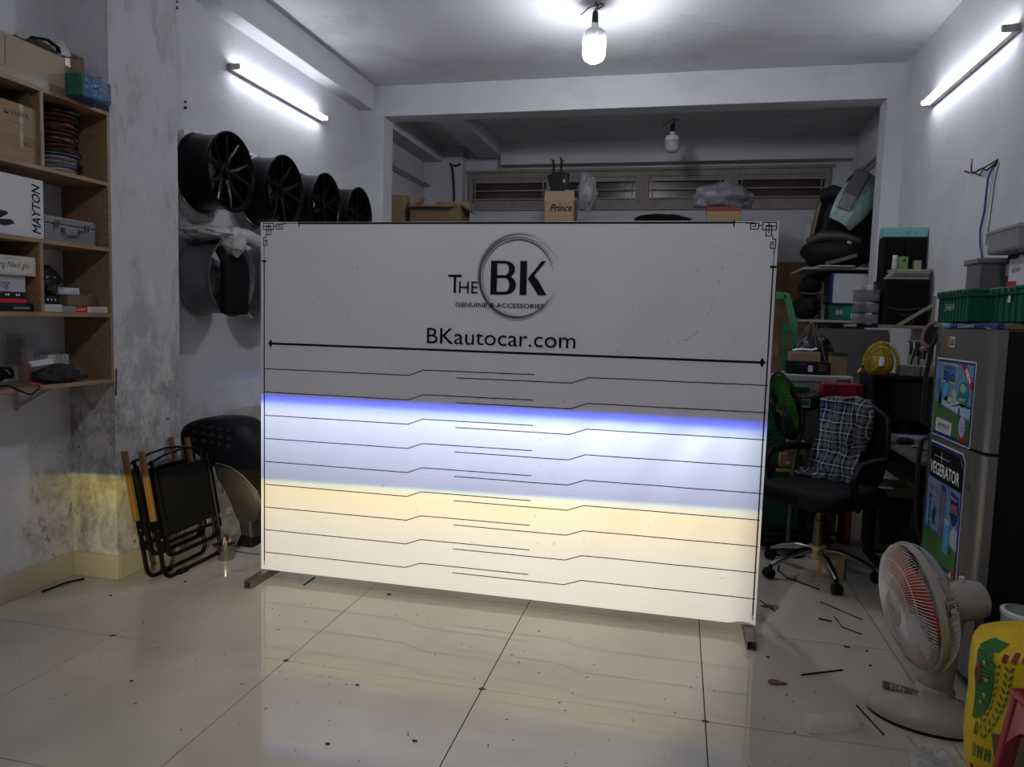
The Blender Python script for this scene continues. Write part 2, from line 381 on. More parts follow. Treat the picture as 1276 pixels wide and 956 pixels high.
# ------------------------------------------------------------------ lamps
WHITE_P = M('white_plastic', 'cfcfd2', .4, var=.03); BLACK_P = M('black_plastic', '0e0e10', .45, var=.1)
def tube_light(name, label, x, y0, y1, z, side, lit, group=None):
    t = thing(name, label, 'lamp', (x, y0, z), None, group)
    mk('housing', MB().box(min(x, x+side*.035), max(x, x+side*.035), y0-.04, y1+.04, z-.022, z+.022), M('lamp_housing', '9a9894', .4, metal=.3, var=.05), t, bev=.004)
    for y in (y0-.03, y1+.03):
        mk('end_cap', MB().box(min(x+side*.02, x+side*.085), max(x+side*.02, x+side*.085), y-.012, y+.012, z-.018, z+.018), M('lamp_cap', 'a9a7a2', .5, var=.05), t, bev=.004)
    mk('reflector', MB().prism([(x+side*.036, y0, z-.021), (x+side*.042, y0, z), (x+side*.036, y0, z+.021)], (0, y1-y0, 0)), WHITE_P, t)
    if lit: mat = M('lit_tube', 'f2f5ff', .4, var=0, emit=TUBE_E)
    else: mat = M('dull_tube', '8d8c88', .3, var=.03)
    mk('tube', MB().cyl((x+side*.066, y0-.02, z), (x+side*.066, y1+.02, z), .0135, n=12), mat, t, smooth=True)
    return t
tube_light('tube_lamp', 'lit white fluorescent tube on the left wall above the black wheels', XL, 4.42, 5.60, 2.965, 1, True)
tube_light('tube_lamp', 'lit white fluorescent tube high on the right wall', XR, 4.44, 5.70, 2.95, -1, True)
tube_light('tube_lamp', 'added unseen white tube lamp on the left wall near the shop front', XL, .1, 1.3, 2.965, 1, True)  # added out of view as side fill for the front of the board
tube_light('tube_lamp', 'unlit grey tube fitting on the left wall of the rear room', XL, 7.0, 8.1, 2.885, 1, False)
tube_light('tube_lamp', 'unlit pale tube fitting on the right wall above the stacked car seats', XR, 6.9, 8.0, 2.86, -1, False)
def bulb(label, x, y, zc, ztop, s, lit, k=1.):
    """hanging LED bulb, zc = underside of the ceiling, ztop = neck top, s = diameter"""
    t = thing('led_bulb', label, 'bulb', (x, y, zc))
    mk('wire', MB().tube([(x, y, zc), (x+.015, y, zc-.03), (x-.01, y, zc-.06), (x, y, ztop+.05)], .005, 6), BLACK_P, t)
    mk('wire_tail', MB().tube([(x, y, zc-.02), (x-.04, y-.01, zc-.035), (x-.09, y, zc-.07), (x-.10, y, zc-.075)], .004, 5), BLACK_P, t)
    mk('wire_tail', MB().tube([(x, y, zc-.02), (x+.04, y, zc-.012), (x+.06, y, zc-.02), (x+.03, y, zc-.04), (x+.01, y, zc-.05)], .004, 5), BLACK_P, t)
    mk('socket', MB().lathe([(0, .075), (.016, .075), (.02, .06), (.022, 0), (.02, -.005), (0, -.005)], 16, Matrix.Translation((x, y, ztop))), M('socket', '17201f', .5, var=.05), t, smooth=True)
    R = s/2; Tm = Matrix.Translation((x, y, ztop))@Matrix.Diagonal((1, 1, k, 1))
    mk('heat_sink', MB().lathe([(0, 0), (.022, 0), (.026, -.03), (R*.72, -.045), (R*.92, -.06), (R*.95, -.115), (0, -.115)], 28, Tm), WHITE_P, t, smooth=True)
    k_ = k
    for i in range(14):
        a = 2*PI*i/14; c, q = math.cos(a), math.sin(a)
        mk('fin', MB().bar((x+c*R*.93, y+q*R*.93, ztop-.06*k_), (x+c*R*.99, y+q*R*.99, ztop-.112*k_), .006, .006), WHITE_P, t)
    mat = M('lit_bulb', 'f4f7ff', .4, var=0, emit=BULB_E) if lit else M('dull_bulb', 'a4a4a8', .3, var=.03)
    mk('diffuser', MB().lathe([(0, -.115), (R, -.115), (R*1.02, -.15), (R*1.0, -.22), (R*.85, -.25), (R*.5, -.268), (0, -.272)], 28, Tm), mat, t, smooth=True)
bulb('large lit LED bulb hanging from the front ceiling', -.64, 4.97, ZC, ZC-.135, .145, True, .92)
bulb('added unseen LED bulb above the viewer, lighting the front of the board', -.66, .55, ZC, ZC-.135, .145, True)  # unseen bulb, added so the board front receives light
bulb('unlit white LED bulb hanging in the dark rear room', -.157, 7.3, 3.33, 3.20, .13, False, .72)
# ------------------------------------------------------------------ the light-test board
BY = 3.30
BX0, BX1, BZ0, BZ1 = -2.055, .388, .042, 1.812
bd = thing('light_test_board', 'big white printed banner board with headlight cut-off lines standing on steel feet', 'board', (-.83, 3.32, 0))
def wrinkle(x, z):
    u = (x-BX0)/(BX1-BX0); v = (z-BZ0)/(BZ1-BZ0); k = 0
    s = (u*1.0-v*.42); env = max(0, min(1, (u-.38)/.3))*max(0, min(1, v*2.2))*max(0, min(1, (1-v)*4))*max(0., min(1, (1-u)*8))
    k += env*(.0030*math.sin(s*34+2*noise.noise(Vector((x*2, z*2, 0))))+.0016*math.sin(s*71+1.3+3*noise.noise(Vector((x*3, z*3, 4)))))
    k += .0012*noise.noise(Vector((x*2.4, z*2.0, 9)))
    return BY-k*1.0
vin = M('banner_vinyl', 'dcdce0', .4, var=.025, scale=2.5, bump=.05, bscale=260)
def bfn(u, v):
    x = BX0+(BX1-BX0)*u; z = BZ0+(BZ1-BZ0)*v
    if u > .955 and v < .03: z += .012*math.sin((u-.955)/.045*PI)
    return (x, wrinkle(x, z), z)
mk('banner', MB().grid(bfn, 120, 60), vin, bd, smooth=True)
hem = MB()
hem.add([(BX0, BY, BZ0), (BX0, BY+.03, BZ0), (BX0, BY+.03, BZ1), (BX0, BY, BZ1)], [(0, 1, 2, 3)]); hem.add([(BX1, BY, BZ0), (BX1, BY+.03, BZ0), (BX1, BY+.03, BZ1), (BX1, BY, BZ1)], [(0, 1, 2, 3)])
hem.add([(BX0, BY, BZ1), (BX1, BY, BZ1), (BX1, BY+.03, BZ1), (BX0, BY+.03, BZ1)], [(0, 1, 2, 3)]); hem.add([(BX0, BY, BZ0), (BX1, BY, BZ0), (BX1, BY+.03, BZ0), (BX0, BY+.03, BZ0)], [(0, 1, 2, 3)])
hem.add([(BX0, BY+.03, BZ0), (BX1, BY+.03, BZ0), (BX1, BY+.03, BZ1), (BX0, BY+.03, BZ1)], [(0, 1, 2, 3)])
mk('banner_hem', hem, vin, bd)
STEEL = M('galvanised_steel', '6d6a63', .45, metal=.7, var=.2, scale=15)
for x in (BX0+.03, BX1-.03):
    mk('post', MB().box(x-.02, x+.02, BY+.032, BY+.07, .04, BZ1-.01), STEEL, bd)
    ft = MB(); a = .02
    ft.box(x-a, x+a, BY-.17, BY+.42, .0, .004); ft.box(x-a, x+a, BY-.17, BY+.42, .036, .04); ft.box(x-a, x-a+.004, BY-.17, BY+.42, .004, .036); ft.box(x+a-.004, x+a, BY-.17, BY+.42, .004, .036)
    mk('foot', ft, STEEL, bd)
    mk('brace', MB().bar((x, BY+.4, .04), (x, BY+.06, .75), .025, .025), STEEL, bd)
for z in (BZ0+.03, .9, BZ1-.03): mk('rail', MB().box(BX0+.05, BX1-.05, BY+.035, BY+.065, z-.015, z+.015), STEEL, bd)
# print: subdivided strips that follow the cloth
def strip(mb, pts, wdt, lift=.0008, n=None):
    for (x0, z0), (x1, z1) in zip(pts[:-1], pts[1:]):
        k = n or max(1, int(abs(x1-x0)/.03+abs(z1-z0)/.05)); d = Vector((x1-x0, z1-z0)).normalized(); a = Vector((-d.y, d.x))*wdt/2; e = d*wdt/2
        vs = []
        for i in range(k+1):
            t = i/k; x = x0+(x1-x0)*t; z = z0+(z1-z0)*t
            if i == 0: x -= e.x; z -= e.y
            if i == k: x += e.x; z += e.y
            for s in (-1, 1): vs.append((x+a.x*s, wrinkle(x, z)-lift, z+a.y*s))
        mb.add(vs, [(2*i, 2*i+1, 2*i+3, 2*i+2) for i in range(k)])
for k in range(9):
    z = 1.083-.1187*k; q = MB()
    strip(q, [(-2.03, z), (-1.262, z), (-1.187, z+.029), (-.647, z+.031)], .0042)
    strip(q, [(-1.02, z-.001), (-.473, z), (-.395, z+.029), (.379, z+.030)], .0042)
    mk('cut_off_line', q, BLK, bd)
q = MB(); strip(q, [(-1.995, 1.211), (.355, 1.211)], .0105); strip(q, [(-2.012, 1.211), (.37, 1.211)], .004)
for x in (-2.0, .352): q.add([(x-.012, wrinkle(x, 1.21)-.001, 1.211), (x, wrinkle(x, 1.21)-.001, 1.188), (x+.012, wrinkle(x, 1.21)-.001, 1.211), (x, wrinkle(x, 1.21)-.001, 1.234)], [(0, 1, 2, 3)])
mk('divider_line', q, BLK, bd)
q = MB()
strip(q, [(-1.845, BZ1-.006), (.205, BZ1-.006)], .009); strip(q, [(-1.93, BZ1-.006), (.285, BZ1-.006)], .0035)
strip(q, [(-2.036, 1.62), (-2.036, .09)], .006); strip(q, [(-2.036, 1.70), (-2.036, .065)], .003); strip(q, [(.374, 1.62), (.374, .09)], .006); strip(q, [(.374, 1.70), (.374, .065)], .003)
for x in (-1.845, .205): strip(q, [(x, BZ1-.022), (x, BZ1+.0)], .006)
for x in (-2.036, .374): strip(q, [(x-.008, 1.62), (x+.008, 1.62)], .01)
mk('border_line', q, BLK, bd)
for s, x in ((1, -2.040), (-1, .378)):
    q = MB(); X = lambda a: x+s*a*.0125; Zt = lambda b: 1.806-b*.0125
    def pl(pts): strip(q, [(X(a), Zt(b)) for a, b in pts], .0042, n=1)
    pl([(0, 0), (4.5, 0), (4.5, 2.5), (0, 2.5), (0, 0)]); pl([(1.5, 1), (1.5, 4.5), (3.3, 4.5), (3.3, 1), (1.5, 1)]); pl([(0, 1.2), (3.3, 1.2)]); pl([(2.4, 0), (2.4, 3.4)])
    pl([(4.5, 1), (5.8, 1), (5.8, 2.2), (8.4, 2.2), (8.4, .4), (6.8, .4), (6.8, 1.3), (7.6, 1.3)]); pl([(5.8, 1), (5.8, .2), (10, .2)])
    pl([(1, 4.5), (1, 5.6), (0, 5.6), (0, 8.6), (1.6, 8.6), (1.6, 6.6), (.8, 6.6), (.8, 7.6)]); pl([(.3, 8.6), (.3, 10.5)])
    mk('corner_ornament', q, BLK, bd)
dc = Deco(bd, (0, BY-.004, 0), (1, 0, 0), (0, 0, 1))
dc.text('BKautocar.com', -1.172, 1.242, BLK, 1, h=.073, w=.712)
dc.text('T', -1.072, 1.482, BLK, 1, h=.085, w=.066); dc.text('HE', -1.018, 1.482, BLK, 1, h=.055, w=.092)
dc.text('GENUINE & ACCESSORIES', -1.033, 1.419, BLK, 4, h=.0195, w=.422, bold=.0004)
# bold high-contrast B and K
def arc(cx, cz, rx, rz, a0, a1, n=14): return [(cx+rx*math.cos(a0+(a1-a0)*i/n), cz+rz*math.sin(a0+(a1-a0)*i/n)) for i in range(n+1)]
zb, zt = 1.479, 1.634; mid = 1.562
polys = [[(-.866, zb), (-.836, zb), (-.836, zt), (-.866, zt)]]
def bowl(z0, z1, xo, wo, wi, th):
    zc = (z0+z1)/2; R = (z1-z0)/2
    out = arc(xo, zc, wo, R, -PI/2, PI/2); inn = arc(xo, zc, wi, R-th, -PI/2, PI/2)
    r = [[out[i], out[i+1], inn[i+1], inn[i]] for i in range(len(out)-1)]
    r.append([(-.84, z1-th), (xo, z1-th), (xo, z1), (-.84, z1)]); r.append([(-.84, z0), (xo, z0), (xo, z0+th), (-.84, z0+th)])
    return r
polys += bowl(mid-.006, zt, -.800, .049, .020, .012)+bowl(zb, mid+.006, -.796, .051, .019, .013)
dc.polys('lettering', polys, BLK, 2)
dc.polys('lettering', [[(-.727, zb), (-.695, zb), (-.695, zt), (-.727, zt)], [(-.690, 1.553), (-.664, 1.566), (-.607, zt), (-.628, zt)], [(-.690, 1.553), (-.672, 1.580), (-.640, 1.545), (-.600, zb), (-.640, zb)]], BLK, 2)
# brush ring
ring = MB(); rg = random.Random(4); RC = (-.737, 1.56)
def ring_arc(r0, r1, w0, w1, a0, a1, n=50):
    vs = []
    for i in range(n+1):
        t = i/n; a = a0+(a1-a0)*t; r = r0+(r1-r0)*t; wd = (w0+(w1-w0)*t)*math.sin(PI*min(1, max(.04, t)))**.5
        for q_ in (r-wd/2, r+wd/2): ring.v.append(Vector((RC[0]+q_*.97*math.cos(a), BY-.0046-.0001*len(ring.f)/200, RC[1]+q_*math.sin(a))))
    o = len(ring.v)-2*(n+1); ring.f += [(o+2*i, o+2*i+1, o+2*i+3, o+2*i+2) for i in range(n)]
rad = math.radians
ring_arc(.196, .188, .004, .011, rad(60), rad(290)); ring_arc(.186, .180, .004, .008, rad(95), rad(330)); ring_arc(.179, .184, .003, .005, rad(20), rad(200)); ring_arc(.171, .171, .005, .004, rad(12), rad(160))
ring_arc(.166, .168, .002, .003, rad(15), rad(110)); ring_arc(.203, .199, .0015, .002, rad(50), rad(200)); ring_arc(.175, .170, .003, .002, rad(130), rad(265)); ring_arc(.192, .186, .006, .003, rad(215), rad(338)); ring_arc(.200, .194, .002, .002, rad(225), rad(345)); ring_arc(.205, .19, .0015, .0015, rad(22), rad(62)); ring_arc(.186, .181, .007, .008, rad(170), rad(300)); ring_arc(.192, .188, .003, .004, rad(110), rad(250))
mk('logo_ring', ring, M('print_plum', '5d5962', .6, var=0), bd)
# scuffs and stuck bits on the cloth
q = MB(); rg = random.Random(2)
for _ in range(46):
    x = rg.uniform(-1.95, .33); z = rg.uniform(.2, 1.75); l = rg.uniform(.004, .02); a = rg.uniform(.3, 1.7)
    strip(q, [(x, z), (x+l*math.cos(a), z+l*math.sin(a))], rg.uniform(.0008, .002), n=1)
for k in range(30):
    t = k/30; x = -.05+.27*t-.05*t*t; z = 1.28+.02*t+.34*t**3
    if rg.random() < .6: strip(q, [(x, z), (x+.006, z+.004+.01*t)], .0018, n=1)
o = mk('scuff_marks', q, GRY, bd); o['kind'] = 'stuff'
# ------------------------------------------------------------------ generic builders
CARD = M('cardboard', '8f765a', .8, var=.07, scale=5, bump=.1); CARD_D = M('cardboard_dark', '6e5a42', .85, var=.1, scale=6, bump=.1); TAPE = M('packing_tape', '8b7350', .25, var=.05)
CLEAR = M('clear_plastic', 'a4a7ab', .12, var=.1, alpha=.25, bump=.5, bscale=30); WRAP = M('bubble_wrap', 'bdbdc0', .3, var=.08, alpha=.72, bump=1., bscale=55)
BLK_F = M('black_fabric', '141416', .85, var=.25, scale=20, bump=.2); BLK_L = M('black_leather', '161517', .42, var=.15, scale=10, bump=.25, bscale=120)
CHROME = M('chrome', 'b5b5b5', .15, metal=1., var=.03); DARKM = M('dark_metal', '1d1d20', .35, metal=.6, var=.1)
def cbox(name, label, cat, c, size, mat, rz=0., group=None, tape=None, seams=True, bev=.003):
    """box thing with lid flaps / tape; c = centre of the base. returns root and half sizes"""
    t = thing(name, label, cat, c, rz, group); x, y, h = size[0]/2, size[1]/2, size[2]
    mk('body', MB().box(-x, x, -y, y, 0, h-.004 if seams else h), mat, t, bev=bev)
    if seams:
        mk('flap', MB().box(-x+.0015, x-.0015, -y+.001, -.001, h-.004, h), mat, t); mk('flap', MB().box(-x+.0015, x-.0015, .001, y-.001, h-.004, h), mat, t)
    if tape: mk('tape', MB().box(-x-.0006, x+.0006, -.02, .02, h*.72, h+.0008), tape, t)
    return t
def face(t, size, side):
    """Deco on a side of a cbox: '+x' '-x' '-y' '+y' '+z', origin at the face's lower left corner"""
    x, y, h = size[0]/2, size[1]/2, size[2]
    if side == '+x': return Deco(t, (x, -y, 0), (0, 1, 0), (0, 0, 1))
    if side == '-x': return Deco(t, (-x, y, 0), (0, -1, 0), (0, 0, 1))
    if side == '-y': return Deco(t, (-x, -y, 0), (1, 0, 0), (0, 0, 1))
    if side == '+z': return Deco(t, (-x, -y, h), (1, 0, 0), (0, 1, 0))
# ------------------------------------------------------------------ left wall shelf unit
OAK = M('shelf_oak', '8a6a48', .55, var=.12, scale=4, bump=.08); OAKE = M('shelf_edge', '9c7d58', .5, var=.06)
def oak_mat():
    m = M('oak_grain', '8a6a48', .5, var=0); N = m.node_tree.nodes; L = m.node_tree.links
    tc = N.new('ShaderNodeTexCoord'); mp = N.new('ShaderNodeMapping'); mp.inputs['Scale'].default_value = (18, 3, 14); L.new(tc.outputs['Object'], mp.inputs[0])
    n = N.new('ShaderNodeTexNoise'); n.inputs['Scale'].default_value = 3; n.inputs['Detail'].default_value = 6; L.new(mp.outputs[0], n.inputs[0])
    cr = N.new('ShaderNodeValToRGB'); L.new(n.outputs['Fac'], cr.inputs[0]); cr.color_ramp.elements[0].position = .3; cr.color_ramp.elements[1].position = .7
    cr.color_ramp.elements[0].color = (*lin('7b6048'), 1); cr.color_ramp.elements[1].color = (*lin('947557'), 1); L.new(cr.outputs[0], N['Principled BSDF'].inputs['Base Color']); return m
OAK = oak_mat()
SX0, SX1, SY0, SY1 = XL+.001, -2.70, 1.95, 3.045
sh = thing('oak_shelf', 'oak-coloured wall shelf unit full of boxes against the left wall', 'shelf', (XL, 2.5, 1.0))
SZ = [1.01, 1.33, 1.645, 1.955, 2.285]
for z in SZ: mk('shelf_board', MB().box(SX0, SX1, SY0+.018, SY1-.018, z-.009, z+.009), OAK, sh, bev=.001)
for y in (SY0+.009, SY1-.009): mk('side_panel', MB().box(SX0, SX1, y-.009, y+.009, 1.001, 2.294), OAK, sh, bev=.001)
for y, a, b in ((2.645, 1.339, 1.636), (2.665, 1.964, 2.276)): mk('divider', MB().box(SX0, SX1-.002, y-.009, y+.009, a, b), OAK, sh, bev=.001)
br = MB(); br.box(XL+.001, XL+.02, 2.74, 2.765, .88, 1.0); br.box(XL+.001, -2.76, 2.74, 2.765, .985, 1.0); br.bar((XL+.01, 2.7525, .90), (-2.80, 2.7525, .985), .012, .02)
mk('bracket', br, M('bracket_paint', 'b9b9b4', .5), sh)
# top of the unit
s = (.262, .80, .165)
t = cbox('carton', 'long pale cardboard carton lying on top of the oak wall shelf', 'carton', (-2.835, 2.395, 2.2945), s, M('pale_card', '9c8d7c', .8, var=.05), tape=None)
d = face(t, s, '+x'); d.rect('tape', 0, .80, .0, .032, M('crushed_tape', '6c5c42', .4, var=.2, scale=20), 1); d.polys('crease', [[(.50, .04), (.503, .04), (.506, .155), (.503, .155)]], CARD_D, 2)
s = (.14, .18, .25)
t = cbox('carton', 'upright brown carton with printed label behind the blue wrapped pack', 'carton', (-2.89, 2.935, 2.2945), s, CARD, tape=TAPE)
d = face(t, s, '+x'); d.disc('print_mark', .04, .16, .014, .014, CARD_D, 1); d.text('Bluebox Asst', .065, .15, CARD_D, 1, h=.012, w=.09); d = face(t, s, '-y'); d.text('BAL', .04, .16, CARD_D, 1, h=.02)
s = (.17, .25, .105)
t = thing('wrapped_pack', 'blue plastic-wrapped pack sticking out over the top shelf edge', 'pack', (-2.70, 2.884, 2.2945), 0)
BLUEW = M('blue_wrap', '2a5580', .1, var=.5, scale=26, bump=1., bscale=60)
bb = MB().box(-.085, .085, -.085, .085, 0, .105); mk('body', bb, BLUEW, t, bev=.012)
mk('end_band', MB().box(-.0855, .0855, -.0862, -.07, .001, .1062), M('green_wrap', '1d5a45', .3, var=.3, scale=20), t, bev=.01)
mk('wrinkled_film', MB().blob((.03, .05, .105), (.03, .035, .02), 3, .5, 4, 14, flatb=.0), M('green_film', '3f6a58', .25, var=.3), t)
def crumple(name, label, cat, pts, mat, amp, seed, group=None, n=18, thick=.0):
    """crumpled sheet over control quad pts (4 corners, room coords)"""
    a, b, c, dd = [Vector(p) for p in pts]; nn = (b-a).cross(dd-a).normalized()
    def fn(u, v):
        p = (a*(1-u)+b*u)*(1-v)+(dd*(1-u)+c*u)*v
        q = p*9+Vector((seed, seed*2, 0)); return p+nn*(amp*noise.noise(q)+amp*.7*abs(noise.noise(q*2.4)))
    mb = MB().grid(fn, n, n); mb.v += [v-nn*.002 for v in mb.v]; k = len(mb.v)//2; mb.f += [tuple(i+k for i in reversed(f)) for f in mb.f]
    return solo(name, mb, mat, label, cat, group, smooth=True)
crumple('plastic_bag', 'crumpled white plastic bag on top of the pale carton', 'bag', [(-2.73, 2.66, 2.475), (-2.73, 2.90, 2.485), (-2.93, 2.93, 2.60), (-2.95, 2.68, 2.49)], M('white_bag', 'b3b3b6', .35, var=.08), .045, 3)
solo('black_strap', MB().tube([(-2.74, 2.66, 2.50), (-2.73, 2.73, 2.515), (-2.735, 2.79, 2.505), (-2.74, 2.80, 2.485)], .011, 6, flat=.5), BLK_F, 'short black strap lying on the white plastic bag', 'strap')
# first row
s = (.20, .20, .235)
t = cbox('battery_carton', 'brown battery carton with blue side stripe on the upper shelf', 'carton', (-2.82, 2.555, 1.9645), s, CARD)
d = face(t, s, '+x'); d.disc('logo_disc', .055, .19, .011, .011, INK, 1); d.disc('logo_disc', .055, .193, .007, .006, CARD, 2); d.text('VARTA', .075, .18, INK, 1, h=.022, w=.085)
d.lines('print_line', [((.05, .155), (.14, .152))]+[((.02, .10-.011*k), (.11, .098-.011*k)) for k in range(5)]+[((.13, .105-.009*k), (.19, .104-.009*k)) for k in range(5)], .003, CARD_D, 1); d.text('58043', .13, .07, INK, 1, h=.012)
d.polys('tape', [[(.115, .235), (.135, .235), (.132, .06), (.118, .06)]], M('clear_tape', 'a89a86', .12, var=.3, scale=30), 1)
d = face(t, s, '-y'); d.rect('stripe', 0, .2, .11, .14, INK, 1); d.text('BLUE', .09, .06, INK, 1, h=.03, w=.10); d.text('Dynamic', .12, .035, INK, 1, h=.012)
mk('open_flap', MB().prism([(-.02, .099, .235), (.095, .099, .235), (.085, .08, .30), (-.02, .085, .28)], (0, -.004, 0)), CARD_D, t)
solo('black_pouch', MB().blob((-2.80, 2.50, 2.222), (.06, .05, .022), 4, .3, 3, 14, flatb=.018), BLK_F, 'small black pouch lying on the battery carton', 'pouch')
def spool(label, c, r, h, wire, flange, seed, strands):
    t = thing('wire_spool', label, 'spool', c, 0)
    for z in (0, h-.008): mk('flange', MB().lathe([(0, z), (r, z), (r, z+.008), (0, z+.008)], 28), flange, t)
    mk('core', MB().lathe([(r*.75, .008), (r*.75, h-.008)], 20), wire[0], t)
    rg = random.Random(seed)
    for k in range(strands):
        z0 = .012+(h-.024)*k/strands; ph = rg.random()*6; rr = r*.80+rg.random()*.006; sl = rg.uniform(-.012, .012)
        mk('wire_turn', MB().tube([(rr*math.cos(a), rr*math.sin(a), max(.011, min(h-.011, z0+sl*math.sin(a+ph)))) for a in [2*PI*i/18 for i in range(18)]], .0045, 5, closed=True), wire[k % len(wire)], t)
spool('spool of red and black twin wire on the upper shelf', (-2.845, 2.875, 2.062), .105, .185, [M('wire_red', '63262c', .45, var=.2), M('wire_black', '1a1517', .45)], BLACK_P, 1, 17)
spool('spool of clear-sheathed cable under the red wire spool', (-2.845, 2.875, 1.9645), .098, .097, [M('wire_clear', '8d8f94', .2, var=.3, scale=20), M('wire_grey', '5d5f63', .3)], M('grey_flange', '4c4a4a', .4), 2, 9)
# second row
s = (.20, .52, .25)
t = cbox('white_carton', 'white printed carton with vertical black lettering on the second shelf', 'carton', (-2.82, 2.42, 1.6545), s, M('white_card', 'b9b9bd', .5, var=.03))
d = face(t, s, '+x'); d.text('MAYTON', .50, .02, BLK, 1, h=.040, w=.20, rot=PI/2, shear=.2, bold=.0012); d.text('CAR ACCESSORIES', .457, .03, GRY, 1, h=.006, w=.09, rot=PI/2)
d.polys('picture', [[(.20, .04), (.33, .035), (.375, .05), (.36, .065), (.30, .06), (.345, .085), (.34, .095), (.27, .10), (.20, .09)]], M('picture_black', '1c1c20', .3, var=.3, scale=30), 1)
t = thing('steel_toolbox', 'grey hammered steel toolbox with a handle on the second shelf', 'toolbox', (-2.825, 2.852, 1.6545), 0)
TBX = M('toolbox_grey', '6f7072', .45, metal=.3, var=.06, bump=.1, bscale=200)
mk('body', MB().box(-.08, .08, -.145, .145, 0, .078), TBX, t, bev=.004); mk('lid', MB().box(-.081, .081, -.146, .146, .079, .112), TBX, t, bev=.006)
for y in (-.085, .085): mk('latch', MB().box(.081, .089, y-.01, y+.01, .062, .096), CHROME, t, bev=.002)
mk('handle', MB().tube([(.082, -.05, .055), (.09, -.045, .05), (.094, -.03, .038), (.094, .03, .038), (.09, .045, .05), (.082, .05, .055)], .0045, 6), CHROME, t)
for y in (-.05, .05): mk('handle_plate', MB().box(.080, .084, y-.012, y+.012, .048, .066), CHROME, t)
# third row, left cell: stack of cartons
wc = M('cream_card', 'b4b1a6', .6, var=.04)
s = (.17, .30, .035); t = cbox('flat_box', 'flat black box at the bottom of the stack in the third shelf cell', 'box', (-2.82, 2.48, 1.3395), s, M('black_card', '17171a', .5)); face(t, s, '+x').rect('edge_print', .2, .28, .01, .02, GRY)
s = (.16, .27, .045); t = cbox('flat_box', 'black box with a red lower edge and two white marks in the third shelf cell', 'box', (-2.82, 2.463, 1.375), s, M('black_card', '17171a', .5)); d = face(t, s, '+x'); d.rect('red_band', 0, .27, .0, .017, RED); d.text('■-■', .17, .03, WHT, 1, h=.007); d.text('■-■', .22, .03, WHT, 1, h=.007)
s = (.16, .27, .07); t = cbox('flat_box', 'grey-white box with blue handwriting under the cream box', 'box', (-2.82, 2.463, 1.4205), s, M('grey_card', '9d9da2', .6, var=.05)); d = face(t, s, '+x'); d.text('ing', .14, .02, INK, 1, h=.028, shear=.3)
s = (.18, .31, .08); t = cbox('flat_box', 'cream box with blue handwriting on top of the stack in the third shelf cell', 'box', (-2.81, 2.478, 1.491), s, wc); d = face(t, s, '+x'); d.text('ling Nwd ghi', .12, .03, INK, 1, h=.026, w=.15, shear=.3); d.text('Made wiring tail seal series', .14, .005, GRY, 1, h=.006, w=.15); d.text('Wire lot No.', .16, .065, GRY, 1, h=.006)
# third row, right cell
s = (.16, .12, .035); t = cbox('flat_box', 'white box at the bottom of the right shelf cell beside the red box', 'box', (-2.83, 2.735, 1.3395), s, M('white_card', 'b9b9bd', .5))
s = (.15, .115, .038); t = cbox('flat_box', 'black box with white dots under the black plastic bag', 'box', (-2.83, 2.73, 1.375), s, M('black_card', '17171a', .5)); d = face(t, s, '+x'); [d.disc('dot', .03+.02*k, .02, .004, .004, WHT) for k in range(4)]
solo('plastic_bag', MB().blob((-2.785, 2.735, 1.478), (.06, .055, .065), 5, .35, 3, 20, flatb=.062, crump=.2), M('black_bag', '131315', .22, var=.3, bump=.8, bscale=40), 'knotted black plastic bag on a black box in the third shelf row', 'bag', smooth=True)
s = (.11, .195, .03); t = cbox('flat_box', 'red and white slim box lying at the right end of the third shelf', 'box', (-2.765, 2.925, 1.3395), s, M('white_card', 'b9b9bd', .5), rz=.0); d = face(t, s, '+x'); d.rect('red_panel', 0, .07, 0, .03, RED); d.text('new price', .008, .012, WHT, 2, h=.008); d.lines('print_line', [((.09, .007+.006*k), (.18, .007+.006*k)) for k in range(4)], .002, RED)
s = (.13, .17, .048); t = cbox('small_carton', 'small open brown carton on the red and white slim box', 'carton', (-2.83, 2.925, 1.372), s, CARD_D)
s = (.06, .11, .032); t = cbox('flat_box', 'slim white box resting on the small brown carton', 'box', (-2.82, 2.88, 1.4225), s, M('white_card', 'b9b9bd', .5), rz=-.15); face(t, s, '+x').lines('print_line', [((.06, .01), (.1, .01)), ((.06, .018), (.1, .018))], .002, GRY)
crumple('paper_slip', 'loose white paper slip on the small brown carton', 'paper', [(-2.775, 2.93, 1.424), (-2.775, 3.01, 1.422), (-2.86, 3.01, 1.424), (-2.86, 2.95, 1.424)], WHT, .006, 7, n=6)
# fourth row
t = thing('spray_bottle', 'white-capped bottle with pink base in clear packaging on the bottom shelf', 'bottle', (-2.905, 2.745, 1.0195), 0)
mk('bottle_body', MB().lathe([(0, 0), (.03, 0), (.032, .01), (.032, .10), (.026, .125), (.026, .135), (0, .135)], 20), M('pink_liquid', '8a4a4c', .25, var=.2, alpha=.9), t, smooth=True)
mk('bottle_shoulder', MB().lathe([(.0325, .09), (.0325, .13), (.027, .155), (0, .155)], 20), CLEAR, t, smooth=True)
mk('cap', MB().lathe([(0, .150), (.026, .150), (.027, .195), (.024, .20), (0, .20)], 20), M('cap_white', 'a2a2a4', .4), t, smooth=True)
mk('package', MB().box(-.04, .04, -.06, .035, .001, .215), M('thin_film', 'a9acb0', .1, var=0, alpha=.16), t)
s = (.10, .12, .12); t = cbox('white_box', 'small white cube box at the back of the bottom shelf', 'box', (-2.905, 2.875, 1.0195), s, M('white_card', 'b9b9bd', .5), rz=.0, tape=M('clear_tape', 'a89a86', .12))
solo('black_pad', MB().obox((-2.85, 2.96, 1.030), (.09, .07, .02), (0, 0, .2)), BLK_F, 'small black pad beside the white cube box', 'pad', bev=.006)
rg = random.Random(5)
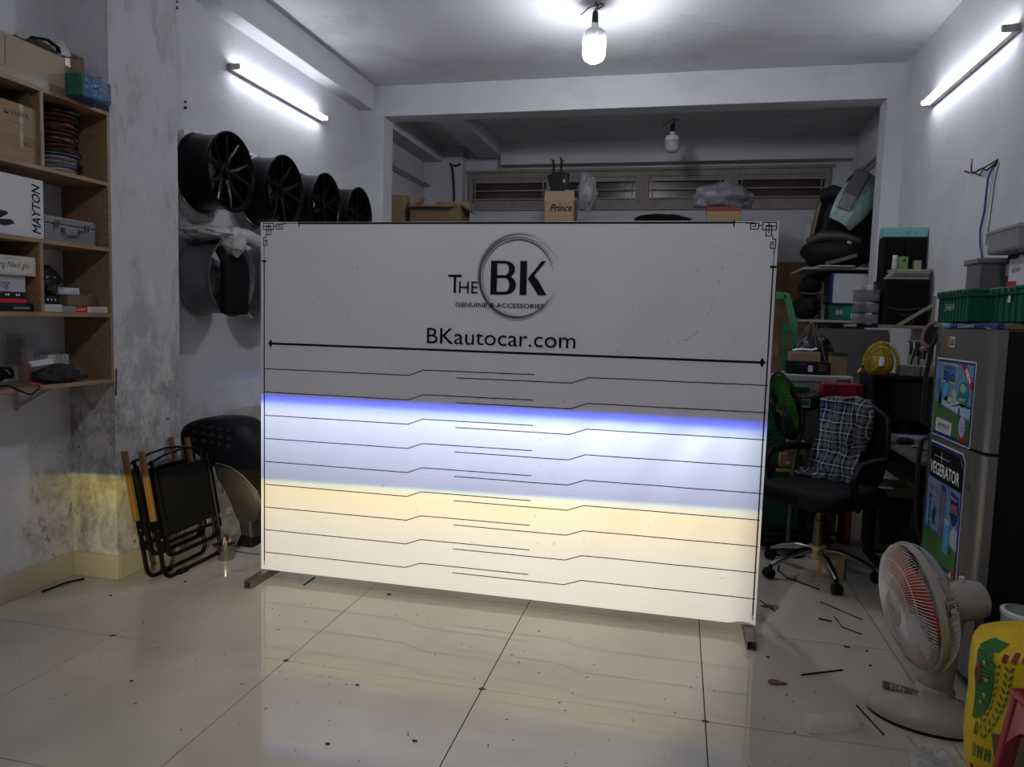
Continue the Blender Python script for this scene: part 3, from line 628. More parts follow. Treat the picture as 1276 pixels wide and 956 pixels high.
t = thing('bag_of_cables', 'clear zip bag with black cables lying over the bottom shelf edge', 'bag', (-2.76, 2.72, 1.0195))
mk('contents', MB().blob((-2.765, 2.77, 1.052), (.055, .11, .045), 6, .35, 4, 20, flatb=.031, crump=.25), BLK_F, t, smooth=True)
mk('film', MB().blob((-2.765, 2.775, 1.058), (.062, .135, .052), 8, .3, 5, 26, flatb=.0365, crump=.3), M('zip_bag', '77797d', .08, var=0, alpha=.14, bump=.6, bscale=40), t, smooth=True)
solo('white_tag', MB().obox((-2.735, 2.66, 1.116), (.03, .11, .012), (.12, .7, .0)), M('white_card', 'b9b9bd', .5), 'white handwritten tag lying on the bags of cables', 'tag', bev=.004)
t = thing('cable_bundle', 'tangled black cables with small plugs at the left end of the bottom shelf', 'cable', (-2.78, 2.5, 1.0195))
for k in range(9):
    c0 = Vector((-2.79, 2.35+.02*k, 1.04+.004*k)); r = .035+.02*rg.random(); ph = rg.random()*6
    mk('cable_loop', MB().tube([c0+Vector((r*math.cos(a)*.9, r*1.5*math.sin(a), .02*math.sin(a*2+ph)+.01)) for a in [2*PI*i/14 for i in range(14)]], .0055, 5, closed=True), BLACK_P, t)
mk('cable_tail', MB().tube([(-2.74, 2.44, 1.03), (-2.70, 2.47, 1.03), (-2.685, 2.52, 1.0), (-2.69, 2.56, .985), (-2.685, 2.60, 1.01), (-2.70, 2.61, 1.03)], .004, 5), BLACK_P, t)
mk('plug', MB().cyl((-2.71, 2.575, 1.035), (-2.68, 2.605, 1.025), .006, n=8), RED, t)
# ------------------------------------------------------------------ wheels on the left wall
def wheel(label, y, z, kind, group):
    t = thing('alloy_wheel', label, 'wheel', (XL, y, z), 0, group)
    A = Matrix.Rotation(PI/2, 4, 'Y')       # lathe axis z -> room x
    mat = M('wheel_black', '101012', .3, metal=.4, var=.1) if kind == 'y' else M('wheel_grey', '5c5c60', .32, metal=.1, var=.1)
    x0, x1 = .035, .255; R = .240
    prof = [(R-.012, x0), (R, x0), (R, x0+.008), (R-.010, x0+.016), (R-.016, x0+.03), (R-.018, x1-.05), (R-.010, x1-.02), (R+.001, x1-.008), (R+.001, x1), (R-.008, x1), (R-.014, x1-.012), (R-.024, x1-.02), (R-.030, x0+.05), (R-.02, x0)]
    mk('barrel', MB().lathe(prof, 48, A), mat, t, smooth=True)
    xf = x1-.018
    mk('hub', MB().lathe([(0, xf-.02), (.052, xf-.03), (.055, xf-.06), (.03, xf-.075), (0, xf-.075)], 24, A), mat, t, smooth=True)
    mk('center_cap', MB().lathe([(.026, xf-.02), (.028, xf-.012), (.02, xf-.010), (0, xf-.010)], 20, A), M('cap_dark', '1b1b1e', .15, metal=.6), t, smooth=True)
    if kind == 'y':
        for k in range(5):
            a0 = 2*PI*k/5+.10
            for sgn in (-1, 1):
                b = MB(); pts = []
                for q, (r, da, hw, hx) in enumerate([(.045, .10, .019, -.028), (.10, .16, .0145, -.020), (.16, .25, .0115, -.010), (.214, .30, .012, -.006)]):
                    a = a0+sgn*da*(1.0 if q else .8); dr = Vector((0, math.cos(a), math.sin(a))); tn = Vector((0, -math.sin(a), math.cos(a)))
                    c = dr*r+Vector((xf+hx, 0, 0)); pts += [c-tn*hw-Vector((.035, 0, 0)), c-tn*hw, c+Vector((.004, 0, 0)), c+tn*hw, c+tn*hw-Vector((.035, 0, 0))]
                fs = [(i*5+j, i*5+(j+1) % 5, (i+1)*5+(j+1) % 5, (i+1)*5+j) for i in range(3) for j in range(5)]+[(0, 1, 2, 3, 4), (19, 18, 17, 16, 15)]
                mk('spoke', b.add(pts, fs), mat, t)
    else:
        for k in range(5):
            a0 = 2*PI*k/5+PI/2; pts = []
            for r, hw, hx in [(.04, .024, -.035), (.12, .026, -.018), (.214, .042, -.006)]:
                dr = Vector((0, math.cos(a0), math.sin(a0))); tn = Vector((0, -math.sin(a0), math.cos(a0))); c = dr*r+Vector((xf+hx, 0, 0))
                pts += [c-tn*hw-Vector((.03, 0, 0)), c-tn*hw, c-Vector((.016, 0, 0)), c+tn*hw, c+tn*hw-Vector((.03, 0, 0))]
            fs = [(i*5+j, i*5+(j+1) % 5, (i+1)*5+(j+1) % 5, (i+1)*5+j) for i in range(2) for j in range(5)]+[(0, 1, 2, 3, 4), (14, 13, 12, 11, 10)]
            mk('spoke', MB().add(pts, fs), M('wheel_spoke', '6b6b6e', .28, metal=.7, var=.1), t)
    mk('wall_hook', MB().tube([(0, 0, .12), (.06, 0, .12), (.10, 0, .20)], .012, 8), DARKM, t)
    return t
WH = []; WY = (4.05, 4.68, 5.29, 5.89)
for k, lab in enumerate(['black ten-spoke alloy wheel on the wall nearest the stained pillar', 'second black alloy wheel from the stained pillar, in the upper row', 'third black alloy wheel from the stained pillar, in the upper row', 'fourth black alloy wheel, farthest from the stained pillar']):
    WH.append(wheel(lab, WY[k], 2.215, 'y', 'wheels hung on the left wall'))
WG = wheel('grey five-spoke alloy wheel under the first black wheel', 4.05, 1.575, 's', 'wheels hung on the left wall')
wheel('grey alloy wheel half hidden behind the left edge of the board', 4.66, 1.575, 's', 'wheels hung on the left wall')
WR2 = M('wheel_wrap', '9d9c9c', .5, var=.15, scale=14, bump=1., bscale=40)
def wrap_ring(t, seed, a0=0., a1=2*PI):
    def fn(u, v):
        a = a0+(a1-a0)*u; r = .20+.085*v+.02*noise.noise(Vector((math.cos(a)*3, math.sin(a)*3, seed)))*v; x = .006+.05*(1-abs(2*v-1)**2)*(.6+.5*noise.noise(Vector((a*3, v*2, seed))))
        return (x, r*math.cos(a)*.95, -.03+r*math.sin(a))
    mk('foam_wrapping', MB().grid(fn, 60, 8), WR2, t, smooth=True)['label'] = 'crumpled white foam wrapping'
for k in range(3): wrap_ring(WH[k], k+1.)
PLW = M('cloudy_plastic', 'a9a8a8', .22, var=.12, scale=12, bump=.8, bscale=50); TL = Matrix.Translation((-XL, -4.05, -1.575))
mk('plastic_wrapping', MB().blob((-2.80, 3.97, 1.838), (.12, .22, .045), 21, .25, 2.2, 34, crump=.12).xf(TL), PLW, WG, smooth=True)['label'] = 'torn cloudy plastic wrapping'
mk('plastic_wrapping', MB().blob((-2.705, 4.05, 1.80), (.055, .10, .085), 22, .25, 2, 26, crump=.1).xf(TL), PLW, WG, smooth=True)
mk('plastic_wrapping', MB().tube([(-2.72, 4.08, 1.84), (-2.70, 4.15, 1.84), (-2.70, 4.24, 1.83), (-2.70, 4.33, 1.81), (-2.70, 4.40, 1.79)], [.045, .05, .045, .052, .04], 12).xf(TL), PLW, WG, smooth=True)
t = thing('black_pad', 'black rectangular foam pad hanging in front of the grey wheel', 'pad', (-2.68, 4.07, 1.34))
mk('panel', MB().box(-2.708, -2.670, 3.90, 4.16, 1.35, 1.675), M('pad_black', '08080a', .9, var=.3, scale=60, bump=.4, bscale=200), t, bev=.016, seg=3)
mk('hang_loop', MB().tube([(-2.69, 3.99, 1.67), (-2.695, 4.02, 1.70), (-2.695, 4.07, 1.70), (-2.69, 4.10, 1.67)], .004, 5), BLK_F, t)
# wall plugs left of the tube lamp
for k, (y, z, lab) in enumerate([(3.95, 2.58, 'small rusty screw pair in the wall above the first wheel'), (3.88, 3.13, 'small rusty wall hook just below the ceiling beam')]):
    solo('rusty_screw', MB().cyl((XL, y, z), (XL+.012, y, z), .009, n=8).cyl((XL, y, z+.035), (XL+.012, y, z+.035), .007, n=8), M('rust', '5b3a26', .9), lab, 'screw')
# ------------------------------------------------------------------ car seat back leaning behind the board
def seat_slab(pts, y0, y1, rnd=.03):
    """rounded pillow from an outline in x-z, between y0 (near) and y1"""
    mb = MB(); n = len(pts); cx = sum(p[0] for p in pts)/n; cz = sum(p[1] for p in pts)/n; rings = []
    for sc, y in ((.80, y0), (.93, y0+.012), (1.0, y0+rnd), (1.0, y1-rnd), (.9, y1)):
        rings.append([Vector((cx+(x-cx)*sc, y, cz+(z-cz)*sc)) for x, z in pts])
    vs = [v for r in rings for v in r]; fs = [(i*n+j, i*n+(j+1) % n, (i+1)*n+(j+1) % n, (i+1)*n+j) for i in range(4) for j in range(n)]
    fs += [tuple(range(n)), tuple(4*n+j for j in reversed(range(n)))]
    return mb.add(vs, fs)
t = thing('leaning_car_seat_unit', 'black leather car seat back with quilted panel leaning beside the board', 'car seat', (-2.5, 3.9, 0))
ol = [(-2.90, .63), (-2.87, .69), (-2.79, .725), (-2.65, .742), (-2.52, .735), (-2.46, .70), (-2.41, .62), (-2.25, .57), (-2.20, .45), (-2.23, .30), (-2.36, .20), (-2.46, .26), (-2.56, .36), (-2.70, .48), (-2.85, .54), (-2.895, .58)]
mk('cushion', seat_slab(ol, 3.74, 4.02), BLK_L, t, smooth=True, sub=1)
mk('side_panel', seat_slab([(-2.62, .475), (-2.52, .47), (-2.42, .42), (-2.33, .34), (-2.30, .26), (-2.34, .17), (-2.42, .10), (-2.47, .17), (-2.53, .30), (-2.60, .40)], 3.69, 3.86, .02), M('seat_side', '282625', .5, var=.1), t, smooth=True)
mk('piping', MB().tube([(-2.60, 3.70, .485), (-2.50, 3.695, .47), (-2.41, 3.69, .42), (-2.33, 3.69, .345), (-2.30, 3.69, .27)], .004, 6), M('stitch', '6b6656', .7), t)
for i in range(5):
    for j in range(3):
        x = -2.77+.055*i; z = .60+.045*j-.006*i
        mk('quilt_diamond', MB().add([(x-.026, 3.742, z), (x, 3.742, z-.022), (x+.026, 3.742, z), (x, 3.742, z+.022), (x, 3.728, z)], [(0, 1, 4), (1, 2, 4), (2, 3, 4), (3, 0, 4)]), BLK_L, t)
mk('bracket', MB().prism([(-2.46, 3.70, .20), (-2.37, 3.70, .16), (-2.36, 3.70, .05), (-2.44, 3.70, .06)], (0, .12, 0)), M('seat_side', '282625', .5), t, bev=.015)
mk('foot', MB().prism([(-2.44, 3.70, .07), (-2.37, 3.70, .07), (-2.36, 3.70, .0), (-2.47, 3.70, .0)], (0, .12, 0)), BLACK_P, t, bev=.006)
# ------------------------------------------------------------------ folding chairs
WOOD_A = M('armrest_wood', '755634', .45, var=.2, scale=9, bump=.1); FBLK = M('frame_black', '0f0f11', .3, metal=.3, var=.1); MESHF = M('chair_canvas', '0c0c0e', .8, var=.15, scale=30, bump=.3, bscale=300)
def u_tube(x0, x1, ztop, zbot, y, r=.05):
    p = [(x0, y, ztop), (x0, y, zbot+r)]+[(x0+r-r*math.cos(a), y, zbot+r-r*math.sin(a)) for a in (PI/8, PI/4, 3*PI/8, PI/2)]
    return p+[(x1-r+r*math.sin(a), y, zbot+r-r*math.cos(a)) for a in (0, PI/8, PI/4, 3*PI/8, PI/2)]+[(x1, y, ztop)]
def fold_chair(label, bx, tx, y0):
    t = thing('folding_chair', label, 'chair', (bx, y0, 0), None, 'folded chairs leaning on the pillar')
    H = .60; wd = .46; lean = Vector((tx-bx, 0, math.sqrt(H*H-(tx-bx)**2))).normalized()
    xa = Vector((0, 1, 0)); za = lean; ya = xa.cross(za)      # ya points to the room side
    Mx = Matrix(((xa.x, ya.x, za.x, bx), (xa.y, ya.y, za.y, y0), (xa.z, ya.z, za.z, .012), (0, 0, 0, 1)))
    def P(name, mb, mat, **k): return mk(name, mb.xf(Mx), mat, t, **k)
    P('outer_frame', MB().tube(u_tube(0, wd, .52, .0, .0), .011, 8), FBLK, smooth=True)
    P('inner_frame', MB().tube(u_tube(.02, wd-.02, .57, .105, .030), .011, 8), FBLK, smooth=True)
    P('back_frame', MB().tube(u_tube(.035, wd-.035, .60, .10, .008, .04), .009, 8), FBLK, smooth=True)
    P('canvas', MB().grid(lambda u, v: (.045+u*(wd-.09), .036+.008*math.sin(PI*u), .215+v*.32), 8, 8).add([(.04, .03, .215), (wd-.04, .03, .215), (wd-.04, .03, .535), (.04, .03, .535)], [(0, 1, 2, 3)]), MESHF, smooth=True)
    P('canvas_hem', MB().tube([(.04, .034, .535), (wd*.5, .044, .54), (wd-.04, .034, .535)], .006, 6), MESHF)
    P('back_strap', MB().tube([(.02, .0, .585), (.12, .03, .615), (wd*.5, .04, .625), (wd-.12, .03, .615), (wd-.02, .0, .585)], .007, 6), FBLK)
    P('armrest', MB().box(-.034, -.012, -.002, .026, .30, .655), WOOD_A, bev=.004); P('armrest', MB().box(wd-.12, wd-.096, -.020, .002, .30, .672), WOOD_A, bev=.004)
    for x in (-.008, wd+.008):
        P('arm_link', MB().box(x-.004, x+.004, -.005, .03, .22, .56), FBLK)
        for z in (.25, .40, .5): P('rivet', MB().cyl((x-.008, .018, z), (x+.008, .018, z), .006, n=8), CHROME)
    P('cross_bar', MB().tube([(.0, .0, .17), (wd, .0, .17)], .009, 8), FBLK)
    P('pivot_plate', MB().obox((-.006, .01, .17), (.008, .04, .05)), FBLK, bev=.004)
    P('pivot_plate', MB().obox((wd+.006, .01, .17), (.008, .04, .05)), FBLK, bev=.004)
    P('rubber_foot', MB().box(.10, .16, -.014, .014, -.0125, .012), BLACK_P)
fold_chair('folded black camping chair nearest the room, wooden armrests, leaning on the pillar', -2.47, -2.58, 3.10)
fold_chair('folded black camping chair behind another one, touching the stained pillar', -2.556, -2.668, 3.085)
# steel cup with bits
t = thing('steel_cup', 'steel cup filled with coloured scraps on the floor by the board', 'cup', (-2.39, 3.49, 0), 0)
mk('cup_body', MB().lathe([(0, 0), (.042, 0), (.044, .004), (.044, .088), (.041, .088), (.041, .006), (0, .006)], 28), M('brushed_steel', 'a29e96', .25, metal=1., var=.08), t, smooth=True)
rg = random.Random(8)
for k, hx in enumerate(('b78d72', '2a2528', '8d6d52', '1c2030', 'c1a58e', '35302c', '6d2c2a', 'a9a29a', '241f20')):
    mk('scrap', MB().obox((rg.uniform(-.02, .02), rg.uniform(-.02, .02), .09+rg.uniform(-.005, .03)), (.012, .006, .05), (rg.uniform(-.7, .7), rg.uniform(-.7, .7), rg.uniform(0, 3))), M('scrap%d' % k, hx, .5), t)
solo('red_pouch', MB().blob((-2.52, 3.66, .012), (.07, .04, .012), 2, .2, 2, 16, flatb=.0115), M('dark_red', '4b1a20', .5, var=.1), 'dark red pouch lying flat under the car seat', 'pouch', smooth=True)
solo('blue_cable', MB().tube([(-2.45, 3.62, .004), (-2.35, 3.60, .004), (-2.25, 3.60, .004), (-2.10, 3.62, .004)], .003, 5), M('cable_blue', '2b4a86', .4), 'thin blue cable on the floor behind the steel cup', 'cable')
# ------------------------------------------------------------------ refrigerator
SILV = M('fridge_silver', '77746f', .3, metal=.55, var=.05, scale=3); FBK = M('fridge_black', '121112', .55, var=.15)
FX, FY0, FY1 = 1.10, 2.95, 3.57
fr = thing('refrigerator', 'two-door silver refrigerator with black sides and poster stickers', 'refrigerator', (1.37, 3.26, 0))
mk('cabinet', MB().box(FX+.052, XR-.02, FY0+.004, FY1-.004, .03, 1.375), FBK, fr, bev=.008)
for x in (FX+.08, XR-.08):
    for y in (FY0+.05, FY1-.05): mk('foot', MB().cyl((x, y, 0), (x, y, .03), .02, n=10), BLACK_P, fr)
def door(z0, z1):
    prof = [(FX+.05, FY1), (FX+.012, FY1), (FX+.003, FY1-.02), (FX, FY1-.05), (FX, FY0+.085), (FX+.004, FY0+.075), (FX+.002, FY0+.06), (FX+.006, FY0+.02), (FX+.02, FY0), (FX+.05, FY0)]
    return mk('door', MB().prism([(x, y, z0) for x, y in prof], (0, 0, z1-z0)), SILV, fr, smooth=True)
d1 = door(.928, 1.378); d2 = door(.07, .915)
mk('door_gasket', MB().box(FX+.012, FX+.05, FY0+.006, FY1-.006, .914, .929), BLACK_P, fr)
mk('kick_plate', MB().box(FX+.03, FX+.055, FY0+.01, FY1-.01, .03, .07), BLACK_P, fr)
HM = M('handle_grey', '2b2a2b', .3, metal=.4)
mk('handle', MB().tube([(FX+.004, FY1-.03, 1.36), (FX-.014, FY1-.022, 1.30), (FX-.026, FY1-.018, 1.18), (FX-.03, FY1-.016, 1.02), (FX-.026, FY1-.018, .96), (FX+.002, FY1-.03, .945)], [.008, .010, .010, .010, .010, .009], 8), HM, d1, smooth=True)
mk('handle', MB().tube([(FX+.004, FY1-.03, .90), (FX-.024, FY1-.018, .88), (FX-.03, FY1-.016, .80), (FX-.028, FY1-.016, .62), (FX-.018, FY1-.02, .48), (FX+.002, FY1-.03, .42)], [.009, .010, .010, .010, .010, .008], 8), HM, d2, smooth=True)
# upper poster
SKY = M('poster_sky', '5f84ab', .35, var=.15, scale=8); SKY2 = M('poster_haze', 'a5b4c4', .35, var=.1, scale=10); GRN = M('poster_green', '3f6b3a', .4, var=.3, scale=14); NAVY = M('poster_navy', '1d2b66', .35, var=.05); PAPER = M('poster_paper', 'c6c8cc', .35, var=.03)
YEL = M('poster_yellow', 'c2b458', .4, var=.05); CYAN = M('poster_cyan', '4f9bc0', .35, var=.1); TEAL = M('poster_teal', '2f7a6c', .3, var=.15, scale=30); LILA = M('poster_lilac', 'a7a3c4', .4, var=.05); ORG = M('poster_orange', 'b9704a', .4, var=.05)
d = Deco(d1, (FX-.0002, 3.505, .92), (0, -1, 0), (0, 0, 1)); W_, H_ = .43, .335
d.rect('poster', 0, W_, 0, H_, PAPER, 1); d.rect('poster_border', .006, W_-.006, .006, H_-.006, NAVY, 2); d.rect('poster_picture', .012, W_-.016, .020, H_-.016, SKY, 3)
d.polys('poster_field', [[(.012, .020), (W_-.016, .020), (W_-.016, .105), (.25, .12), (.12, .135), (.012, .15)]], GRN, 4)
d.polys('poster_mist', [[(.10, .14), (W_-.016, .11), (W_-.016, .15), (.25, .175), (.14, .18)]], SKY2, 5)
d.polys('poster_road', [[(.18, .135), (.30, .155), (W_-.016, .150), (W_-.016, .158), (.30, .163)]], M('poster_dark', '28323a', .4), 6)
d.rect('title_frame', .085, .245, .235, .315, YEL, 5); d.rect('title_panel', .091, .239, .241, .309, M('poster_blue', '3d6fa8', .35, var=.1), 6); d.text('HYBRID', .12, .29, NAVY, 7, h=.012, w=.085); d.text('Bio', .102, .248, NAVY, 7, h=.036, w=.12, bold=.002)
d.polys('corner_flag', [[(.285, H_-.016), (.335, H_-.016), (W_-.016, .255), (W_-.016, .215)]], RED, 5); d.text('NEW', .335, H_-.045, WHT, 6, h=.022, w=.07, rot=-.74, bold=.0012)
d.disc('badge', .05, .215, .018, .04, M('poster_blue', '3d6fa8', .35), 6); d.disc('badge', .33, .20, .052, .052, TEAL, 6); d.disc('badge_glow', .325, .225, .03, .018, M('poster_mint', '7fae9f', .3), 7); d.text('GREEN', .295, .175, WHT, 7, h=.010, w=.06)
d.polys('badge', [[(.21, .165), (.235, .155), (.26, .165), (.26, .205), (.235, .217), (.21, .205)]], M('poster_leaf', '8fb08a', .35), 6)
d.rect('water_jug', .115, .165, .16, .235, CYAN, 5); d.rect('water_jug_top', .13, .165, .235, .245, SKY2, 5); d.text('Tu lanh', .13, .15, BLK, 8, h=.012, w=.08, shear=.2)
for k, (x, y, r) in enumerate(((.075, .16, .018), (.08, .18, .014), (.07, .145, .02), (.30, .13, .013))): d.disc('tree_print', x, y, r*.8, r*1.2, M('poster_tree', '2b4a2c', .5), 6)
d.polys('name_card', [[(.05, .022), (.235, .022), (.235, .075), (.05, .08)]], PAPER, 6); d.text('agyromaxy', .07, .045, M('poster_maroon', '4a1c22', .4), 7, h=.016, w=.14, shear=.3); d.polys('swash', [[(.07, .04), (.15, .034), (.20, .043), (.15, .037)]], RED, 7)
d.disc('rosette', .345, .075, .032, .042, LILA, 7); d.polys('rosette_ribbon', [[(.31, .035), (.33, .05), (.35, .03), (.37, .052), (.385, .03), (.365, .012), (.33, .018)]], RED, 6); d.lines('rosette_print', [((.325, .09), (.365, .085)), ((.325, .075), (.365, .07)), ((.33, .06), (.362, .057))], .003, NAVY, 8)
d = Deco(d1, (FX-.0002, 3.40, 1.302), (0, -1, 0), (0, 0, 1)); d.rect('price_sticker', 0, .085, 0, .045, PAPER, 1); d.rect('price_mark', 0, .033, 0, .045, ORG, 2); d.lines('bar_code', [((.04+.004*k, .008), (.04+.004*k, .036)) for k in range(10)], .0015, BLK, 2)
# lower poster
d = Deco(d2, (FX-.0002, 3.50, .385), (0, -1, 0), (0, 0, 1)); W_, H_ = .40, .51
d.polys('poster', [[(0, 0), (W_, 0), (W_, H_-.03), (W_-.03, H_), (0, H_)]], PAPER, 1); d.polys('poster_border', [[(.004, .004), (W_-.008, .004), (W_-.008, H_-.035), (W_-.035, H_-.008), (.004, H_-.008)]], NAVY, 2)
d.polys('title_band', [[(.004, .355), (W_-.02, .355), (W_-.02, H_-.04), (W_-.045, H_-.022), (.004, H_-.022)]], BLK, 3); d.rect('poster_picture', .004, W_-.02, .02, .352, SKY, 3)
d.polys('folded_corner', [[(W_-.055, H_-.012), (W_-.012, H_-.055), (W_-.03, H_-.05)]], M('poster_back', '8d7d63', .6), 6)
d.text('VEGERATOR', .02, .375, WHT, 5, h=.05, w=.335, bold=.0012); d.lines('star_line', [((.06, .452), (.24, .452))], .002, WHT, 5); d.lines('star_line', [((.15, .43), (.15, .475))], .0035, WHT, 6)
d.polys('poster_field', [[(.004, .02), (W_-.02, .02), (W_-.02, .11), (.2, .13), (.004, .14)]], GRN, 4)
d.polys('cloud', [[(.30, .13), (W_-.02, .12), (W_-.02, .19), (.34, .21), (.30, .17)]], SKY2, 5)
d.polys('tall_tube', [[(.165, .14), (.225, .13), (.225, .33), (.165, .335)]], M('poster_steel', '6a6a80', .2, var=.3, scale=18), 5); d.disc('tube_top', .195, .333, .03, .010, M('poster_steel2', '3d3d4e', .3), 6)
d.polys('short_tube', [[(.235, .08), (.295, .075), (.295, .205), (.235, .21)]], CYAN, 6); d.disc('tube_top', .265, .208, .03, .012, SKY2, 7)
d.polys('badge', [[(.285, .34), (.37, .33), (.37, .235), (.328, .205), (.285, .245)]], NAVY, 6); d.text('Save up to', .29, .312, WHT, 7, h=.011, w=.075); d.text('40%', .288, .258, ORG, 7, h=.036, w=.078, bold=.001)
d.text('Vitamin', .015, .30, ORG, 5, h=.03, w=.12); d.text('Fresh', .02, .255, ORG, 5, h=.03, w=.11); d.text('Power 2in1', .17, .342, NAVY, 7, h=.007, w=.06)
for x, y, r in ((.10, .20, .022), (.115, .22, .02), (.105, .175, .02), (.32, .10, .014)): d.disc('tree_print', x, y, r*.8, r, M('poster_tree', '2b4a2c', .5), 6)
for k in range(6): d.disc('logo_leaf', .05, .12+.03*k, .010, .013, NAVY, 5)
d.polys('fruit', [[(.33, .0), (W_-.02, .0), (W_-.02, .06), (.33, .05)]], GRN, 5); d.disc('fruit', .355, .02, .018, .02, RED, 6); d.disc('fruit', .34, .012, .012, .012, PAPER, 7)
d = Deco(d2, (FX-.0010, 3.50, .285), (0, -1, 0), (0, 0, 1)); d.polys('energy_label', [[(.0, .02), (.29, .0), (.29, .10), (.0, .125)]], LILA, 3); d.lines('label_print', [((.02, .10), (.27, .085)), ((.02, .09), (.27, .075))], .006, M('label_ink', '3b3850', .5), 5); d.polys('label_field', [[(.02, .03), (.25, .012), (.25, .06), (.02, .08)]], M('poster_grey', '8481a0', .4), 4); d.text('R-C5AVI', .06, .035, NAVY, 6, h=.022, w=.13, rot=-.07)
d = Deco(d2, (FX-.0002, 3.09, .70), (0, -1, 0), (0, 0, 1)); d.text('BA', .0, .06, M('faded_ink', '3d3a39', .5), 1, h=.035, w=.06); d.text('5x', .0, -.28, M('faded_ink', '3d3a39', .5), 1, h=.03)
# ------------------------------------------------------------------ things on the refrigerator
CRG = M('crate_green', '0f5a44', .45, var=.1)
def crate(label, c, size, rz, ribs):
    t = thing('plastic_crate', label, 'crate', c, rz, 'green crates on the refrigerator'); x, y, h = size[0]/2, size[1]/2, size[2]
    b = MB()
    for a in ((-x, x, -y, -y+.004), (-x, x, y-.004, y), (-x, -x+.004, -y, y), (x-.004, x, -y, y)): b.box(*a, .0, h-.012)
    b.box(-x, x, -y, y, 0, .004); mk('body', b, CRG, t)
    for k in range(ribs+1):
        q = -y+2*y*k/ribs; mk('rib', MB().box(-x-.006, -x, q-.003, q+.003, .005, h-.015), CRG, t)
        q = -x+2*x*k/ribs; mk('rib', MB().box(q-.003, q+.003, -y-.006, -y, .005, h-.015), CRG, t)
    mk('rim', MB().box(-x-.012, x+.012, -y-.012, y+.012, h-.03, h-.015), CRG, t, bev=.003); mk('lid', MB().box(-x-.014, x+.014, -y-.014, y+.014, h-.014, h), CRG, t, bev=.005)
    for k in range(ribs): mk('lid_hinge', MB().box(-x-.02, -x-.012, -y+2*y*(k+.3)/ribs, -y+2*y*(k+.7)/ribs, h-.022, h-.004), CRG, t, bev=.002)
    return t
t = crate('green ribbed plastic crate with white chalk number on the refrigerator', (1.30, 3.425, 1.405), (.36, .33, .135), 0, 9)
Deco(t, (-.187, .165, 0), (0, -1, 0), (0, 0, 1)).text('3469', .08, .05, M('chalk', '8fa89c', .8), 1, h=.03, w=.11, shear=.2)
t = crate('green ribbed plastic crate nearest the viewer on the refrigerator', (1.40, 3.09, 1.405), (.42, .26, .135), 0, 5)
Deco(t, (-.217, .13, 0), (0, -1, 0), (0, 0, 1)).rect('sticker', .15, .175, .075, .10, PAPER, 1)
t = thing('rolled_poster', 'blue rolled plastic sack with white lettering under the green crates', 'roll', (1.13, 3.25, 1.378))
mk('roll', MB().tube([(1.125, 3.43, 1.391), (1.125, 3.2, 1.391), (1.13, 2.97, 1.391)], .0125, 12), NAVY, t, smooth=True); mk('cyan_end', MB().tube([(1.125, 3.52, 1.391), (1.125, 3.43, 1.391)], .0132, 12), CYAN, t, smooth=True)
mk('loose_film', MB().blob((1.122, 3.565, 1.391), (.025, .05, .009), 4, .5, 4, 16), CLEAR, t, smooth=True)
Deco(t, (1.111, 3.33, 1.383), (0, -1, 0), (0, 0, 1)).text('Down', .0, .0, PAPER, 1, h=.018, w=.16, shear=.3)
solo('cardboard_sheet', MB().box(1.165, 1.62, 2.97, 3.56, 1.3785, 1.403), CARD_D, 'flattened brown cardboard under the green crates on the refrigerator', 'cardboard', bev=.004)
crumple('paper_sheet', 'crumpled grey paper sheet on the refrigerator under the near crate', 'paper', [(1.105, 2.96, 1.384), (1.15, 2.955, 1.384), (1.15, 3.05, 1.388), (1.105, 3.06, 1.386)], M('grey_paper', '8b8b8e', .6, var=.1), .010, 5, n=10)
s = (.24, .14, .13); t = cbox('storage_bin', 'grey lidded plastic bin on the farther green crate', 'bin', (1.31, 3.46, 1.5405), s, M('bin_grey', '6d6c6e', .4, var=.05), seams=False, bev=.01); mk('lid', MB().box(-.13, .13, -.08, .08, .11, .134), M('bin_lid', '7c7b7d', .4), t, bev=.006)
s = (.40, .24, .125); t = cbox('black_carton', 'black and silver printed carton with a taped note on the near crate', 'carton', (1.42, 3.085, 1.5405), s, M('black_card', '17171a', .5)); SB = M('silver_band', '6f6f73', .35, var=.1, scale=40)
for sd, L_ in (('-y', .40), ('-x', .24)):
    d = face(t, s, sd); d.rect('silver_band', 0, L_, .045, .092, SB, 1); d.text('AUTO AUDIO', .05, .105, M('print_maroon', '6d2024', .5), 1, h=.008); d.lines('print_line', [((.04, .028), (.09, .028)), ((.04, .02), (.10, .02)), ((.14, .028), (.17, .028))], .003, GRY, 1)
face(t, s, '-y').text('Nui', .16, .055, INK, 2, h=.025, shear=.2)
d = face(t, s, '-x'); d.polys('taped_note', [[(.03, .0), (.19, .002), (.20, .115), (.165, .11), (.12, .12), (.10, .105), (.03, .108)]], PAPER, 3); d.text('laivo', .06, .055, INK, 4, h=.025, shear=.2); d.polys('red_scrap', [[(.02, .001), (.11, .002), (.10, .022), (.02, .024)]], RED, 5)
s = (.46, .27, .088); t = cbox('clear_container', 'cloudy clear plastic container with blue sticker on top of the stack', 'container', (1.385, 3.10, 1.668), s, M('cloudy_clear', '8c8d91', .25, var=.15, scale=9, alpha=.85), seams=False, bev=.012); mk('lid', MB().box(-.235, .235, -.14, .14, .076, .092), M('cloudy_lid', '98999c', .3, alpha=.9), t, bev=.005); d = face(t, s, '-y'); d.rect('sticker', .14, .19, .035, .075, NAVY, 1); d.rect('sticker_text', .15, .18, .055, .062, PAPER, 2); d.rect('sticker_text', .148, .182, .042, .048, PAPER, 2)
